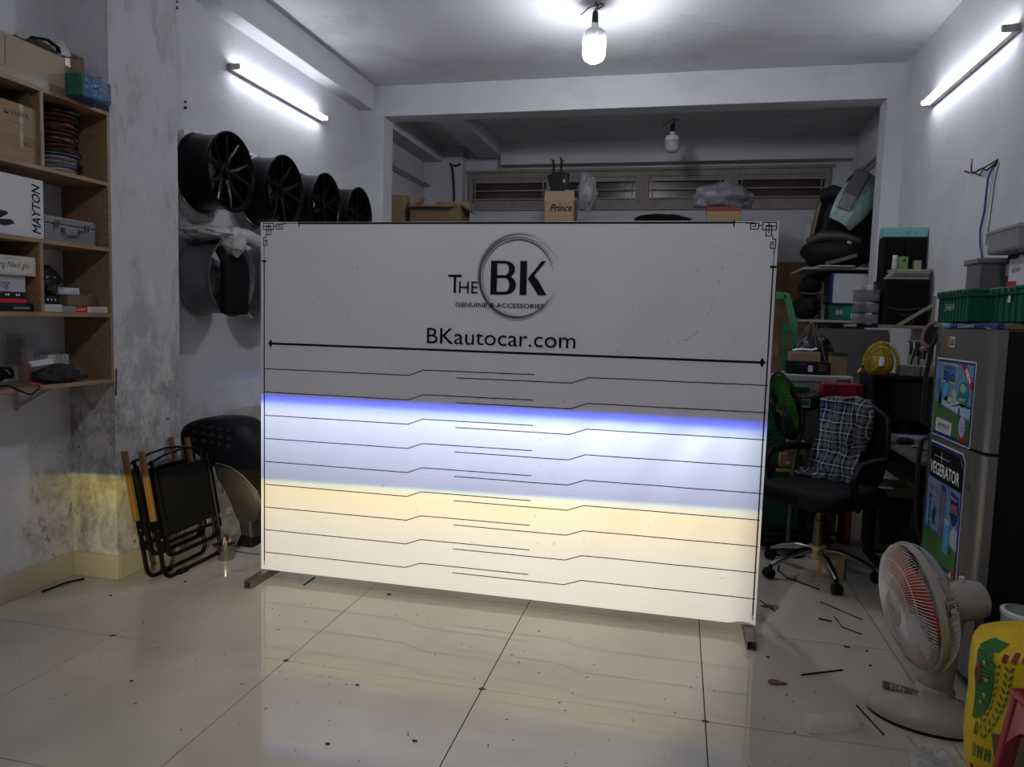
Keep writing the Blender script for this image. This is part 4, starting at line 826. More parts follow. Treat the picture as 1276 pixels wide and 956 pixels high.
t = thing('metal_bracket', 'metal bracket lying on the clear container on the refrigerator', 'bracket', (1.5, 3.1, 1.76)); mk('arm', MB().bar((1.33, 3.12, 1.768), (1.56, 3.06, 1.80), .02, .012), STEEL, t); mk('knob', MB().cyl((1.53, 3.04, 1.80), (1.53, 3.07, 1.815), .016, n=10), CHROME, t)
# wires on the right wall
t = thing('loose_wires', 'bundle of loose twisted wires coming out of the right wall', 'wire', (XR, 4.6, 2.3)); WX = XR-.012
mk('blue_wire', MB().tube([(XR, 4.55, 2.29), (WX, 4.58, 2.27), (WX-.01, 4.60, 2.22), (WX, 4.64, 2.05), (WX, 4.68, 1.95), (WX, 4.66, 1.86), (WX, 4.60, 1.76)], .006, 6), M('cable_blue', '2b4a86', .4), t)
mk('grey_wire', MB().tube([(XR, 4.52, 2.29), (WX, 4.53, 2.2), (WX, 4.55, 2.0), (WX, 4.58, 1.85)], .003, 5), M('wire_grey', '5d5f63'), t)
mk('black_wire', MB().tube([(XR, 4.54, 2.30), (WX-.02, 4.60, 2.265), (WX-.02, 4.68, 2.29), (WX-.03, 4.76, 2.28), (WX-.02, 4.85, 2.30), (WX-.03, 4.90, 2.32)], .005, 6), BLACK_P, t)
mk('black_wire', MB().tube([(XR, 4.54, 2.31), (WX-.03, 4.62, 2.28), (WX-.01, 4.72, 2.26), (WX-.03, 4.80, 2.30), (WX-.02, 4.83, 2.35)], .004, 6), BLACK_P, t)
mk('wire_end', MB().cyl((WX-.02, 4.83, 2.35), (WX-.02, 4.83, 2.375), .006, n=6), M('wire_tip', 'a89a6a', .4), t)
solo('bent_wire', MB().tube([(XR, 3.38, 2.40), (XR-.02, 3.40, 2.405), (XR-.03, 3.46, 2.395)], .005, 5), BLACK_P, 'bent black wire stub at the right edge of the right wall', 'wire')
# ------------------------------------------------------------------ white desk fan
FANW = M('fan_cream', '979289', .4, var=.04); CAGE = M('fan_wire', 'bcbab4', .4, metal=.0, var=.05)
fa = thing('desk_fan', 'white table fan with red blades standing before the refrigerator', 'fan', (.90, 2.74, 0))
FC = Vector((.87, 2.80, .385)); fn_ = Vector((-.975, -.12, -.17)).normalized(); FQ = Matrix.Translation(FC)@Vector((0, 0, 1)).rotation_difference(fn_).to_matrix().to_4x4(); FR = .218
def cage(n, front):
    mb = MB()
    for k in range(n):
        a = 2*PI*k/n; pts = []
        for q in range(9):
            t_ = q/8; r = .045+(FR-.045)*t_; z = (.062 if front else -.075)*math.sqrt(max(0, 1-(t_*.985)**2.6)); aa = a+(.35*(1-t_) if front else .0)
            pts.append(FQ@Vector((r*math.cos(aa), r*math.sin(aa), z+(.012 if front else -.012))))
        mb.tube(pts, .0014, 4, caps=False)
    for r in ((.12, .17) if front else (.13,)):
        t_ = (r-.045)/(FR-.045); z = (.062 if front else -.075)*math.sqrt(max(0, 1-(t_*.985)**2.6))+(.012 if front else -.012)
        mb.tube([FQ@Vector((r*math.cos(a), r*math.sin(a), z)) for a in [2*PI*i/40 for i in range(40)]], .0016, 4, closed=True)
    return mb
g = mk('front_grille', cage(110, True), CAGE, fa, smooth=True); g['kind'] = 'stuff'
g = mk('rear_grille', cage(60, False), CAGE, fa, smooth=True); g['kind'] = 'stuff'
mk('grille_ring', MB().lathe([(FR-.004, -.011), (FR+.006, -.011), (FR+.008, 0), (FR+.006, .011), (FR-.004, .011), (FR-.004, -.011)], 56, FQ), FANW, fa, smooth=True)
mk('badge', MB().lathe([(0, .080), (.056, .080), (.064, .074), (.064, .066), (0, .070)], 28, FQ), FANW, fa, smooth=True)
RB = M('blade_red', 'b23a1a', .3, var=.08)
for k in range(3):
    a0 = 2*PI*k/3+.9
    def bl(u, v):
        r = .03+.165*u; a = a0+(v-.5)*(1.25+.35*u)+.35*u; return FQ@Vector((r*math.cos(a), r*math.sin(a), .02-.045*(v-.5)*-1.2*(1-.3*u)))
    mk('blade', MB().grid(bl, 10, 10), RB, fa, smooth=True)
mk('blade_hub', MB().lathe([(0, .045), (.028, .04), (.035, .0), (.035, -.02), (0, -.02)], 20, FQ), RB, fa, smooth=True)
Deco(fa, FQ@Vector((-.03, 0, .0803)), (FQ.to_3x3()@Vector((0, 0, 1))).cross(Vector((0, 0, 1)))*-1, (0, 0, 1))
d = Deco(fa, FC+fn_*.0806+Vector((.0, .032, -.006)), Vector((.0, 0, 1)).cross(fn_), fn_.cross(Vector((0, 0, 1)).cross(fn_))); d.o = FC+fn_*.0806-d.u*.03-d.v*.006; d.text('ASIBO', 0, 0, M('fan_ink', '3a3836', .5), 1, h=.012, w=.06)
MQ = FQ@Matrix.Translation((0, 0, -.09))
mk('motor_housing', MB().lathe([(.0, .02), (.05, .02), (.058, .0), (.068, -.02), (.070, -.10), (.060, -.135), (.035, -.15), (0, -.153)], 32, MQ), FANW, fa, smooth=True)
mk('knob', MB().lathe([(.006, .05), (.006, .075), (.010, .075), (.010, .09), (0, .09)], 12, Matrix.Translation(MQ@Vector((0, 0, -.06)))), WHITE_P, fa, smooth=True)
d = Deco(fa, MQ@Vector((0, 0, 0))-Vector((0, .0715, .01)), (1, .12, 0), (0, 0, 1)); d.rect('green_label', .0, .03, -.015, .03, M('label_green', '2d5a3f', .5), 1); d.rect('label_text', .005, .025, .0, .015, PAPER, 2)
NB = Vector((.955, 2.80, .05)); NT = MQ@Vector((0, 0, -.05))
mk('neck', MB().tube([NB, NB.lerp(NT, .5), Vector((NT.x, NT.y, NT.z-.03))], [.052, .040, .034], 20), FANW, fa, smooth=True)
mk('neck_collar', MB().lathe([(.0, -.005), (.062, -.005), (.064, .01), (.055, .025), (0, .025)], 24, Matrix.Translation((NB.x, NB.y, .078))), FANW, fa, smooth=True)
def oval(prof, cx, cy, rx, ry, rot):
    R_ = Matrix.Translation((cx, cy, 0))@Matrix.Rotation(rot, 4, 'Z')@Matrix.Diagonal((rx, ry, 1, 1)); return MB().lathe(prof, 44, R_)
mk('base', oval([(0, .012), (1, .012), (1.0, .03), (.94, .050), (.80, .070), (.55, .082), (0, .085)], .905, 2.735, .185, .125, -.30), FANW, fa, smooth=True)
mk('base_rubber', oval([(0, 0), (.985, 0), (1.0, .012), (0, .012)], .905, 2.735, .185, .125, -.30), BLACK_P, fa, smooth=True)
mk('control_panel', MB().obox((.832, 2.765, .083), (.12, .05, .012), (0, .09, -.25)), M('panel_grey', '57524e', .4), fa, bev=.01)
for k in range(4): mk('button', MB().obox((.80+.012*k, 2.757-.003*k, .092-.001*k), (.009, .02, .014), (0, .09, -.25)), FANW, fa, bev=.002)
d = Deco(fa, (.862, 2.738, .0865), (1, -.25, -.09), (.25, 1, 0)); d.text('ASIBO', 0, 0, WHT, 1, h=.01, w=.04)
# ------------------------------------------------------------------ right foreground: sack, tub, stool
SACK = M('sack_yellow', 'd6b41c', .45, var=.1, scale=10, bump=.35, bscale=22); SGRN = M('sack_green', '2f6a2e', .5, var=.1); SRED = M('sack_red', '8e2a20', .5, var=.1)
sk = thing('rice_sack', 'yellow printed woven sack with green wheat ears by the fan', 'sack', (1.14, 2.42, 0))
SC_ = (1.115, 2.43); SXr, SYr = .185, .15; SROT = Matrix.Rotation(-.38, 3, 'Z')
def sackp(a, z, lift=0.):
    h = .475; v = z/h; k = 1-.10*abs(2*v-1)**3; p = 3.2
    c, s_ = math.cos(a), math.sin(a); r = 1/((abs(c)**p+abs(s_)**p)**(1/p))
    n_ = 1+.045*noise.noise(Vector((c*1.5, s_*1.5, z*6)))+.012*noise.noise(Vector((c*5, s_*5, z*18)))
    if v > .88: k *= 1-.55*((v-.88)/.12)**1.5
    return SROT@Vector(((SXr*r*k*n_+lift)*c, (SYr*r*k*n_+lift)*s_, 0))+Vector((SC_[0], SC_[1], z))
def sfn(u, v):
    a = 2*PI*u; return sackp(a, .475*v)
mb = MB().grid(sfn, 56, 30, True); k0 = len(mb.v); mb.f.append(tuple(range(55, -1, -1))); mb.f.append(tuple(k0-56+i for i in range(56)))
mk('sack_body', mb, SACK, sk, smooth=True)
def sprint(name, quads, mat, lift):
    """print wrapped on the sack; quads in (angle, z)"""
    m_ = MB()
    for pts in quads:
        n = len(pts); ca = sum(p[0] for p in pts)/n; cz = sum(p[1] for p in pts)/n
        m_.add([sackp(a, z, lift) for a, z in pts]+[sackp(ca, cz, lift)], [(i, (i+1) % n, n) for i in range(n)])
    return mk(name, m_, mat, sk)
def dense(pts, k=6): return [(pts[i][0]+(pts[(i+1) % len(pts)][0]-pts[i][0])*j/k, pts[i][1]+(pts[(i+1) % len(pts)][1]-pts[i][1])*j/k) for i in range(len(pts)) for j in range(k)]
def fa(x): return math.atan2(-.148, x)+2*PI             # angle on the sack for a distance along its printed face
def fpoly(name, polys, mat, lift): return sprint(name, [[(fa(x), z) for x, z in p] for p in polys], mat, lift)
def fband(x0, x1, z0, z1, nx=5, nz=4): return [[(x0+(x1-x0)*i/nx, z0+(z1-z0)*j/nz), (x0+(x1-x0)*(i+1)/nx, z0+(z1-z0)*j/nz), (x0+(x1-x0)*(i+1)/nx, z0+(z1-z0)*(j+1)/nz), (x0+(x1-x0)*i/nx, z0+(z1-z0)*(j+1)/nz)] for i in range(nx) for j in range(nz)]
gp = []
for j in range(18):                                     # green quarter round on the left of the face
    z0, z1 = .20+.0125*j, .20+.0125*(j+1)
    xr = lambda z: -.185+.085*math.sqrt(max(0, 1-((z-.345)/.15)**2))
    gp += [[(-.185, z0), (xr(z0), z0), (xr(z1), z1), (-.185, z1)]]
fpoly('green_emblem', gp, SGRN, .004)
fpoly('green_emblem', fband(-.20, -.10, .425, .450, 6, 2), SGRN, .004)
for x, z in ((-.135, .385), (-.122, .335), (-.128, .285), (-.145, .26)): fpoly('star', [[(x+(.010 if i % 2 == 0 else .004)*math.cos(PI/2+i*PI/5), z+(.011 if i % 2 == 0 else .0045)*math.sin(PI/2+i*PI/5)) for i in range(10)]], YEL, .007)
O_ = [(math.cos(a), math.sin(a)) for a in [2*PI*i/14 for i in range(14)]]
fpoly('red_lettering', [[(-.163+.020*O_[i][0], .345+.032*O_[i][1]), (-.163+.020*O_[(i+1) % 14][0], .345+.032*O_[(i+1) % 14][1]), (-.163+.010*O_[(i+1) % 14][0], .345+.02*O_[(i+1) % 14][1]), (-.163+.010*O_[i][0], .345+.02*O_[i][1])] for i in range(14)], SRED, .008)
for cx, bend in ((-.094, .0), (-.068, .002)):
    ears = []
    for k in range(11):
        t_ = k/10; x = cx-.05*(1-t_)**2.2+bend; z = .165+.225*t_
        for sgn in (-1, 1): ears.append([(x+sgn*.0055+.0036*math.cos(a)*math.cos(.5*sgn)+.006*math.sin(a)*math.sin(.5*sgn), z+.0036*math.cos(a)*math.sin(.5*sgn)*.5+.0085*math.sin(a)) for a in [2*PI*i/8 for i in range(8)]])
    fpoly('wheat_ear', ears, SGRN, .007)
fpoly('red_panel', fband(-.048, .12, .185, .325, 8, 5), SRED, .0045)
for x0, x1, z0, z1 in ((-.038, -.012, .290, .300), (-.038, -.030, .262, .30), (-.020, -.012, .262, .30), (-.036, .0, .232, .242), (-.036, -.028, .21, .24), (-.008, .0, .21, .24), (.01, .04, .22, .30)): fpoly('panel_lettering', fband(x0, x1, z0, z1, 2, 2), YEL, .007)
for k in range(8): fpoly('red_script', fband(-.085+.02*k, -.074+.02*k, .405+.006*(k % 3), .428+.005*((k*2) % 3), 2, 2), SRED, .006)
for k, x in enumerate((-.150, -.128, -.106)): fpoly('lettering', fband(x, x+.005, .09, .13, 1, 2)+fband(x+.010, x+.015, .09, .13, 1, 2)+(fband(x+.005, x+.010, .11, .117, 1, 1) if k else fband(x+.005, x+.010, .09, .097, 1, 1)), SGRN, .006)
for k in range(6): fpoly('red_lettering', fband(-.165+.03*k, -.147+.03*k, .012, .06, 2, 2), SRED, .006)
fpoly('orange_mark', fband(-.155, -.142, .155, .195, 1, 2), M('sack_orange', 'b0642a', .5), .006)
t = thing('paper_tub', 'white round tub with black lettering behind the yellow sack', 'tub', (1.20, 2.745, 0), 0)
mk('wall', MB().lathe([(0, 0), (.075, 0), (.075, .42), (.066, .42), (.066, .35), (0, .35)], 32), M('tub_white', 'a9a7a5', .5, var=.05), t, smooth=True); mk('rim', MB().lathe([(.074, .405), (.079, .408), (.079, .42), (.066, .424)], 32), WHITE_P, t, smooth=True)
tx = MB(); vs, fs = text2d('ORINGO', 1.); x0 = min(p[0] for p in vs); x1 = max(p[0] for p in vs); ym = max(p[1] for p in vs)
tx.add([(.0757*math.cos(-2.1+(-(py/ym)*.038)/.0757), .0757*math.sin(-2.1+(-(py/ym)*.038)/.0757), .25+.15*(px-x0)/(x1-x0)) for px, py in vs], fs); mk('lettering', tx, BLK, t)
STR = M('stool_red', '8c1f2b', .35, var=.05, scale=3)
st = thing('plastic_stool', 'red plastic stool corner at the lower right edge', 'stool', (1.038, 1.93, 0), .12)
mk('seat', MB().box(-.15, .15, -.15, .15, .43, .455), STR, st, bev=.018, seg=4)
for sx in (-1, 1):
    for sy in (-1, 1):
        mk('leg', MB().add([(sx*.145, sy*.145, .44), (sx*.105, sy*.145, .44), (sx*.105, sy*.12, .44), (sx*.145, sy*.12, .44), (sx*.185, sy*.185, 0), (sx*.145, sy*.185, 0), (sx*.145, sy*.16, 0), (sx*.185, sy*.16, 0)], [(0, 1, 2, 3), (4, 7, 6, 5), (0, 4, 5, 1), (1, 5, 6, 2), (2, 6, 7, 3), (3, 7, 4, 0)]), STR, st, bev=.006)
for s_ in (-1, 1):
    def apron(u, v, s_=s_): return (s_*(.145+.02*(1-v)), -.11+.22*u, .44-.12*(1-v)*(.35+.65*abs(2*u-1)**2))
    mk('apron', MB().grid(apron, 14, 4), STR, st, smooth=True)
    def apron2(u, v, s_=s_): return (-.11+.22*u, s_*(.145+.02*(1-v)), .44-.12*(1-v)*(.35+.65*abs(2*u-1)**2))
    mk('apron', MB().grid(apron2, 14, 4), STR, st, smooth=True)
mk('rung', MB().box(-.16, .16, -.166, -.15, .14, .165), STR, st, bev=.005)
mk('rung', MB().box(-.166, -.15, -.16, .16, .14, .165), STR, st, bev=.005)
solo('cardboard_flap', MB().prism([(.935, 2.16, .0), (1.0, 2.12, .0), (.975, 2.15, .27), (.90, 2.20, .25)], (.003, .006, 0)), CARD_D, 'brown cardboard flap leaning on the yellow sack', 'cardboard')
# ------------------------------------------------------------------ rear room: storage rack behind the board and what stands on it
rk = thing('storage_rack', 'steel storage rack behind the banner board', 'rack', (-1.1, 7.1, 0))
for x in (-2.9, -1.7, -.5, .75):
    for y in (6.85, 7.33): mk('post', MB().box(x-.02, x+.02, y-.02, y+.02, 0, 2.285), STEEL, rk)
for z in (.4, 1.0, 1.65, 2.285): mk('shelf_board', MB().box(-2.93, .78, 6.83, 7.35, z-.0, z+.015), STEEL, rk)
RZ = 2.3005
s = (.16, .16, .27); t = cbox('tall_carton', 'tall narrow brown carton at the left end behind the board', 'carton', (-2.80, 7.0, RZ), s, CARD, tape=TAPE)
t = thing('open_carton', 'large opened brown carton with raised flaps behind the board', 'carton', (-2.38, 7.02, RZ), 0)
b = MB(); b.box(-.26, .26, -.15, -.145, 0, .16); b.box(-.26, .26, .145, .15, 0, .16); b.box(-.26, -.255, -.145, .145, 0, .16); b.box(.255, .26, -.145, .145, 0, .16); b.box(-.255, .255, -.145, .145, 0, .005); mk('body', b, CARD_D, t)
mk('flap', MB().prism([(-.10, .148, .16), (.255, .148, .16), (.25, .16, .245), (-.10, .16, .24)], (0, .004, 0)), CARD, t)
mk('flap', MB().prism([(-.258, -.13, .16), (-.258, .14, .16), (-.20, .10, .27), (-.27, -.10, .22)], (.004, 0, 0)), CARD, t)
mk('flap', MB().prism([(-.25, -.148, .16), (.20, -.148, .16), (.20, -.24, .13), (-.25, -.23, .14)], (0, 0, .004)), CARD, t)
mk('flap', MB().prism([(.258, -.13, .16), (.258, .14, .16), (.33, .12, .10), (.33, -.12, .10)], (0, 0, .004)), CARD_D, t)
s = (.29, .22, .25); t = thing('lettered_carton', 'brown carton with black italic lettering standing above the logo', 'carton', (-1.165, 7.02, RZ), 0)
b = MB(); x, y, h = .145, .11, .20
b.box(-x, x, -y, -y+.005, 0, h); b.box(-x, x, y-.005, y, 0, h); b.box(-x, -x+.005, -y, y, 0, h); b.box(x-.005, x, -y, y, 0, h); b.box(-x, x, -y, y, 0, .005); mk('body', b, CARD, t)
mk('flap', MB().prism([(-x, -y, h), (x, -y, h), (x-.005, -y-.012, h+.085), (-x+.005, -y-.012, h+.085)], (0, .004, 0)), M('cardboard_light', '9a8266', .8, var=.07), t)
Deco(t, (-x, -y, 0), (1, 0, 0), (0, 0, 1)).text('Prince', .06, .10, BLK, 1, h=.065, w=.20, shear=.25, bold=.002)
t = thing('aerial_unit', 'black boxy unit with two upright aerials in the lettered carton', 'device', (-1.21, 7.05, RZ+.36), 0)
mk('case', MB().obox((-.01, .0, .0), (.13, .06, .24), (0, -.25, 0)), BLACK_P, t, bev=.01)
mk('case', MB().obox((.055, .02, .05), (.09, .06, .15), (0, .1, 0)), M('unit_dark', '1d1f22', .4), t, bev=.01)
for x, h in ((-.045, .24), (.03, .27)): mk('aerial', MB().tube([(x, 0, .05), (x, 0, h-.05), (x-.01, 0, h)], [.012, .012, .008], 8), BLACK_P, t)
for x in (-.055, .035): mk('clip', MB().bar((x-.02, 0, .25), (x+.02, 0, .235), .008, .012), BLACK_P, t)
mk('sticker', MB().box(.05, .075, -.012, -.0105, .03, .06), M('sticker_cream', '9c947e', .5), t)
solo('plastic_bag', MB().blob((-.925, 7.07, 2.60), (.085, .07, .17), 31, .35, 2.5, 24, crump=.15), M('cloudy_bag', '86868a', .25, var=.1, alpha=.75, bump=.6, bscale=40), 'cloudy plastic bag stuffed beside the lettered carton', 'bag', smooth=True)
solo('black_cover', MB().blob((-.22, 7.02, 2.335), (.25, .12, .045), 12, .3, 2.5, 26, flatb=.034), BLK_F, 'flat black cloth bundle just above the board edge', 'cloth', smooth=True)
s = (.30, .22, .13); t = cbox('flat_carton', 'red-topped yellow carton under the bubble wrap', 'carton', (.335, 7.0, RZ), s, M('carton_tan', '8a7550', .7)); mk('lid', MB().box(-.152, .152, -.112, .112, .09, .1315), M('carton_red', '6e2228', .6), t)
t = thing('bubble_wrap_roll', 'grey bundle of bubble wrap lying on a red-topped carton', 'wrapping', (.32, 7.0, RZ+.132)); BW = M('bubble_bundle', '77757a', .3, var=.15, scale=20, alpha=.92, bump=1., bscale=45)
mk('bundle', MB().blob((.32, 7.0, RZ+.235), (.245, .15, .115), 14, .22, 2.4, 34, flatb=.10, crump=.12), BW, t, smooth=True); mk('loose_end', MB().blob((.14, 6.95, RZ+.16), (.08, .07, .07), 15, .4, 3, 18, flatb=.025), BW, t, smooth=True); mk('loose_end', MB().blob((.50, 7.02, RZ+.17), (.09, .06, .05), 16, .4, 3, 18, flatb=.035), BW, t, smooth=True)
solo('dark_cable', MB().tube([(-2.53, 8.15, 3.12), (-2.60, 8.14, 3.10), (-2.66, 8.15, 3.14), (-2.62, 8.14, 3.06), (-2.60, 8.15, 2.8), (-2.61, 8.15, 2.4), (-2.60, 8.15, 1.2)], .012, 6), BLACK_P, 'dark cable running down the rear corner pillar', 'cable')
# ------------------------------------------------------------------ plywood sheet, shelves and clutter on the right of the rear room
t = thing('plywood_sheet', 'tan plywood sheet leaning on the rear wall beside the board', 'panel', (1.2, 8.2, 0)); mk('sheet', MB().prism([(.72, 8.17, 0), (1.42, 8.17, 0), (1.42, 8.27, 2.06), (.72, 8.27, 2.06)], (0, .015, 0)), M('plywood', '7d6242', .6, var=.1, scale=3), t); mk('edge_strip', MB().box(.715, .722, 8.16, 8.29, 0, 2.0), CARD_D, t)
for lab, z, x0 in (('upper white wall shelf holding the car seats in the rear room', 1.885, 1.00), ('lower white wall shelf holding boxes in the rear room', 1.44, 1.00)):
    t = thing('mounted_shelf', lab, 'shelf', (XR, 6.95, z)); mk('board', MB().box(x0, XR-.001, 6.66, 7.4, z-.018, z), M('shelf_white', '8f8f8c', .5, var=.05), t, bev=.002)
    for y in (7.06, 7.34): mk('bracket', MB().prism([(XR-.001, y, z-.018), (XR-.001, y, z-.22), (XR-.03, y, z-.22), (x0+.15, y, z-.03), (x0+.15, y, z-.018)], (0, .02, 0)), STEEL, t)
t = thing('car_seat_pile', 'pile of black car seats on the upper rear shelf', 'car seat', (1.33, 7.0, 1.8855)); SB_ = M('seat_black', '1a191b', .6, var=.2, scale=12, bump=.3)
mk('lower_cushion', MB().blob((1.31, 6.98, 2.035), (.30, .28, .15), 41, .15, 2, 28, flatb=.148), SB_, t, smooth=True)
mk('backrest', MB().obox((1.37, 7.02, 2.33), (.44, .32, .50), (0, .16, .1)), SB_, t, bev=.06, seg=4)
mk('headrest', MB().obox((1.47, 6.98, 2.62), (.22, .18, .14), (0, .35, 0)), SB_, t, bev=.04, seg=4)
mk('arm_bolster', MB().tube([(1.05, 6.85, 2.12), (1.15, 6.78, 2.16), (1.30, 6.75, 2.155), (1.45, 6.76, 2.11)], [.03, .045, .045, .03], 10), M('seat_trim', '2f2d2d', .5, var=.2), t, smooth=True)
mk('side_roll', MB().tube([(1.12, 6.82, 2.50), (1.22, 6.80, 2.53), (1.36, 6.80, 2.50)], [.05, .065, .05], 10), SB_, t, smooth=True)
mk('side_board', MB().obox((1.10, 6.88, 2.28), (.02, .10, .38), (0, .16, 0)), CARD_D, t)
mk('hinge', MB().obox((1.36, 6.73, 2.06), (.045, .02, .11), (0, .1, 0)), CHROME, t, bev=.015)
mk('slide_rail', MB().bar((1.18, 6.70, 1.915), (1.42, 6.70, 1.99), .03, .03), STEEL, t)
mk('side_plastic', MB().blob((1.05, 6.88, 2.22), (.035, .08, .13), 43, .3, 3, 16), CLEAR, t, smooth=True)
t = thing('plastic_cover', 'shiny pale green plastic cover draped over the pile of car seats', 'cover', (1.42, 6.8, 2.2)); PG = M('mint_plastic', '7d928d', .15, var=.15, scale=8, bump=.7, bscale=18)
def cov(u, v):
    p = Vector((1.52, 6.80, 2.66)).lerp(Vector((1.27, 6.70, 2.25)), v); w = .10+.05*math.sin(v*PI); ax = Vector((.75, 0, -.5)).normalized()
    q = p+ax*w*(u-.5)*2; q.y -= .05*math.cos((u-.5)*PI)+.025*noise.noise(q*7)+.02*abs(noise.noise(q*17)); return q
mk('sheet', MB().grid(cov, 20, 24), PG, t, smooth=True)
t = thing('grey_headrest', 'dark grey wrapped headrest leaning on top of the car seats', 'headrest', (1.35, 6.74, 2.45)); mk('pad', MB().obox((1.385, 6.70, 2.58), (.13, .05, .24), (0, .42, 0)), M('grey_pad', '39383a', .5, var=.15), t, bev=.02); mk('film_end', MB().obox((1.315, 6.69, 2.43), (.11, .05, .14), (0, .42, 0)), M('grey_film', '5c5c5e', .2, var=.2, bump=.6, bscale=40), t, bev=.012)
solo('white_plank', MB().prism([(1.12, 6.62, 1.888), (1.40, 6.62, 1.888), (1.40, 6.85, 1.888), (1.10, 6.85, 1.888)], (0, 0, .012)), M('shelf_white', '8f8f8c', .5), 'short white plank end sticking out under the car seats', 'plank')
s = (.33, .30, .25); t = cbox('printed_box', 'white box with dark blue printed end on the lower rear shelf', 'box', (1.40, 6.83, 1.585), s, M('white_box_dull', 'a8a8ac', .5)); mk('blue_end', MB().box(-.168, -.150, -.152, .152, -.0, .252), NAVY, t); d = Deco(t, (-.15, -.1525, 0), (1, 0, 0), (0, 0, 1)); d2_ = Deco(t, (-.1683, .15, 0), (0, -1, 0), (0, 0, 1)); d2_.text('DELUXE CAR', .09, .05, PAPER, 1, h=.025, w=.17, rot=PI/2); d2_.rect('patch', .04, .12, .02, .07, PAPER, 1)
s = (.28, .24, .14); t = cbox('green_box', 'dark green printed box under the white and blue box', 'box', (1.38, 6.83, 1.4405), s, M('box_green', '17463c', .5, var=.1)); d = face(t, s, '-y'); d.rect('panel', .10, .20, .03, .12, M('box_green2', '0f6a55', .5), 1); d.rect('label', .17, .24, .02, .06, PAPER, 2); d.text('88', .05, .05, PAPER, 1, h=.04)
t = thing('black_bags', 'black sports bags piled on the left end of the lower rear shelf', 'bag', (1.08, 6.88, 1.4405)); mk('bag_body', MB().blob((1.085, 6.92, 1.55), (.11, .2, .11), 51, .25, 2, 22, flatb=.108), BLK_F, t, smooth=True); mk('bag_top', MB().blob((1.10, 6.92, 1.74), (.085, .18, .10), 52, .3, 2.2, 22), BLK_F, t, smooth=True); mk('strap', MB().tube([(1.01, 6.75, 1.67), (1.10, 6.72, 1.66), (1.19, 6.74, 1.68)], .006, 5), M('wire_grey', '5d5f63'), t)
solo('thin_rod', MB().cyl((.98, 6.72, 1.705), (1.13, 6.72, 1.70), .008, n=6), BLACK_P, 'thin black rod poking out of the black bags', 'rod')
t = thing('drawer_tower', 'small clear plastic drawer tower beside the big speaker', 'drawer unit', (1.26, 5.55, 1.405), 0); cl = M('drawer_clear', '77787b', .2, var=.2, alpha=.6)
for k in range(3): mk('drawer', MB().box(-.07, .065, -.09, .09, .005+.075*k, .07+.075*k), cl, t, bev=.006); mk('drawer_content', MB().obox((0, 0, .025+.075*k), (.08, .10, .025), (0, 0, .3*k)), M('bits_%d' % k, ('6b6459', '4a4f55', '7a7a78')[k], .5, var=.4, scale=60), t)
mk('frame', MB().box(-.075, .068, -.092, .092, .225, .235), cl, t); mk('cap', MB().blob((.01, 0, .255), (.05, .06, .025), 3, .2, 2, 16), CLEAR, t)
# wall shelf with speakers in front
t = thing('mounted_shelf', 'small wooden wall shelf carrying the black speakers', 'shelf', (XR, 5.55, 1.4)); mk('board', MB().box(1.17, XR-.001, 5.38, 5.78, 1.385, 1.404), M('pale_wood', '8d8473', .6, var=.1), t, bev=.002); mk('black_edge', MB().box(1.17, 1.30, 5.355, 5.378, 1.38, 1.404), BLACK_P, t)
for y in (5.37, 5.76): mk('bracket', MB().bar((XR-.005, y, 1.55), (1.42, y, 1.395), .018, .02), M('pale_wood', '8d8473', .6), t); mk('upright', MB().box(XR-.02, XR-.001, y-.01, y+.01, 1.40, 1.60), M('pale_wood', '8d8473', .6), t)
t = thing('subwoofer_speaker', 'big black subwoofer speaker cabinet on the right wall shelf', 'speaker', (1.48, 5.58, 1.405), 0)
mk('cabinet', MB().box(-.135, .135, -.165, .165, 0, .31), M('speaker_black', '0d0d0f', .6, var=.15, scale=30), t, bev=.006); mk('grille_cloth', MB().prism([(-.125, -.166, .01), (.125, -.166, .01), (.125, -.166, .30), (-.125, -.166, .30)], (0, -.008, 0)), M('grille_cloth', '0a0a0c', .9, bump=.3, bscale=400), t, bev=.004)
mk('port', MB().lathe([(.03, 0), (.034, .004), (.026, .005), (.022, -.002), (0, -.002)], 18, Matrix.Translation((-.136, 0, .15))@Matrix.Rotation(-PI/2, 4, 'Y')), BLACK_P, t, smooth=True); d = Deco(t, (0, -.1745, .05), (1, 0, 0), (0, 0, 1)); d.text('SOUNDMAX', -.03, .015, M('silver_print', '77777a', .4), 1, h=.007); d.lines('curve_trim', [((-.12, .07), (-.06, .055)), ((-.06, .055), (.02, .055)), ((.02, .055), (.12, .07))], .002, M('silver_print', '77777a', .4), 1)
mk('rosette', MB().tube([(.03+.02*math.cos(a), -.177, .028+.014*math.sin(a)) for a in [2*PI*i/14 for i in range(14)]], .0015, 4, closed=True), M('silver_print', '77777a', .4), t)
for k, (z, w_, dy) in enumerate(((0, .25, .0), (.019, .235, .01), (.036, .225, -.008), (.052, .24, .004))): t = thing('book', ('lowest cream booklet in the pile on the subwoofer', 'second cream booklet in the pile on the subwoofer', 'third cream booklet in the pile on the subwoofer', 'topmost cream booklet under the green tins')[k], 'book', (1.49+.006*k, 5.50+dy, 1.7155+z), .02*k, 'booklets on the subwoofer'); mk('cover', MB().box(-w_/2, w_/2, -.07, .07, 0, .002).box(-w_/2, w_/2, -.07, .07, .013, .015), M('book_cover', '8e8a7e', .6, var=.08), t); mk('pages', MB().box(-w_/2+.003, w_/2-.003, -.067, .067, .002, .013), M('book_pages', 'a8a494', .8), t)
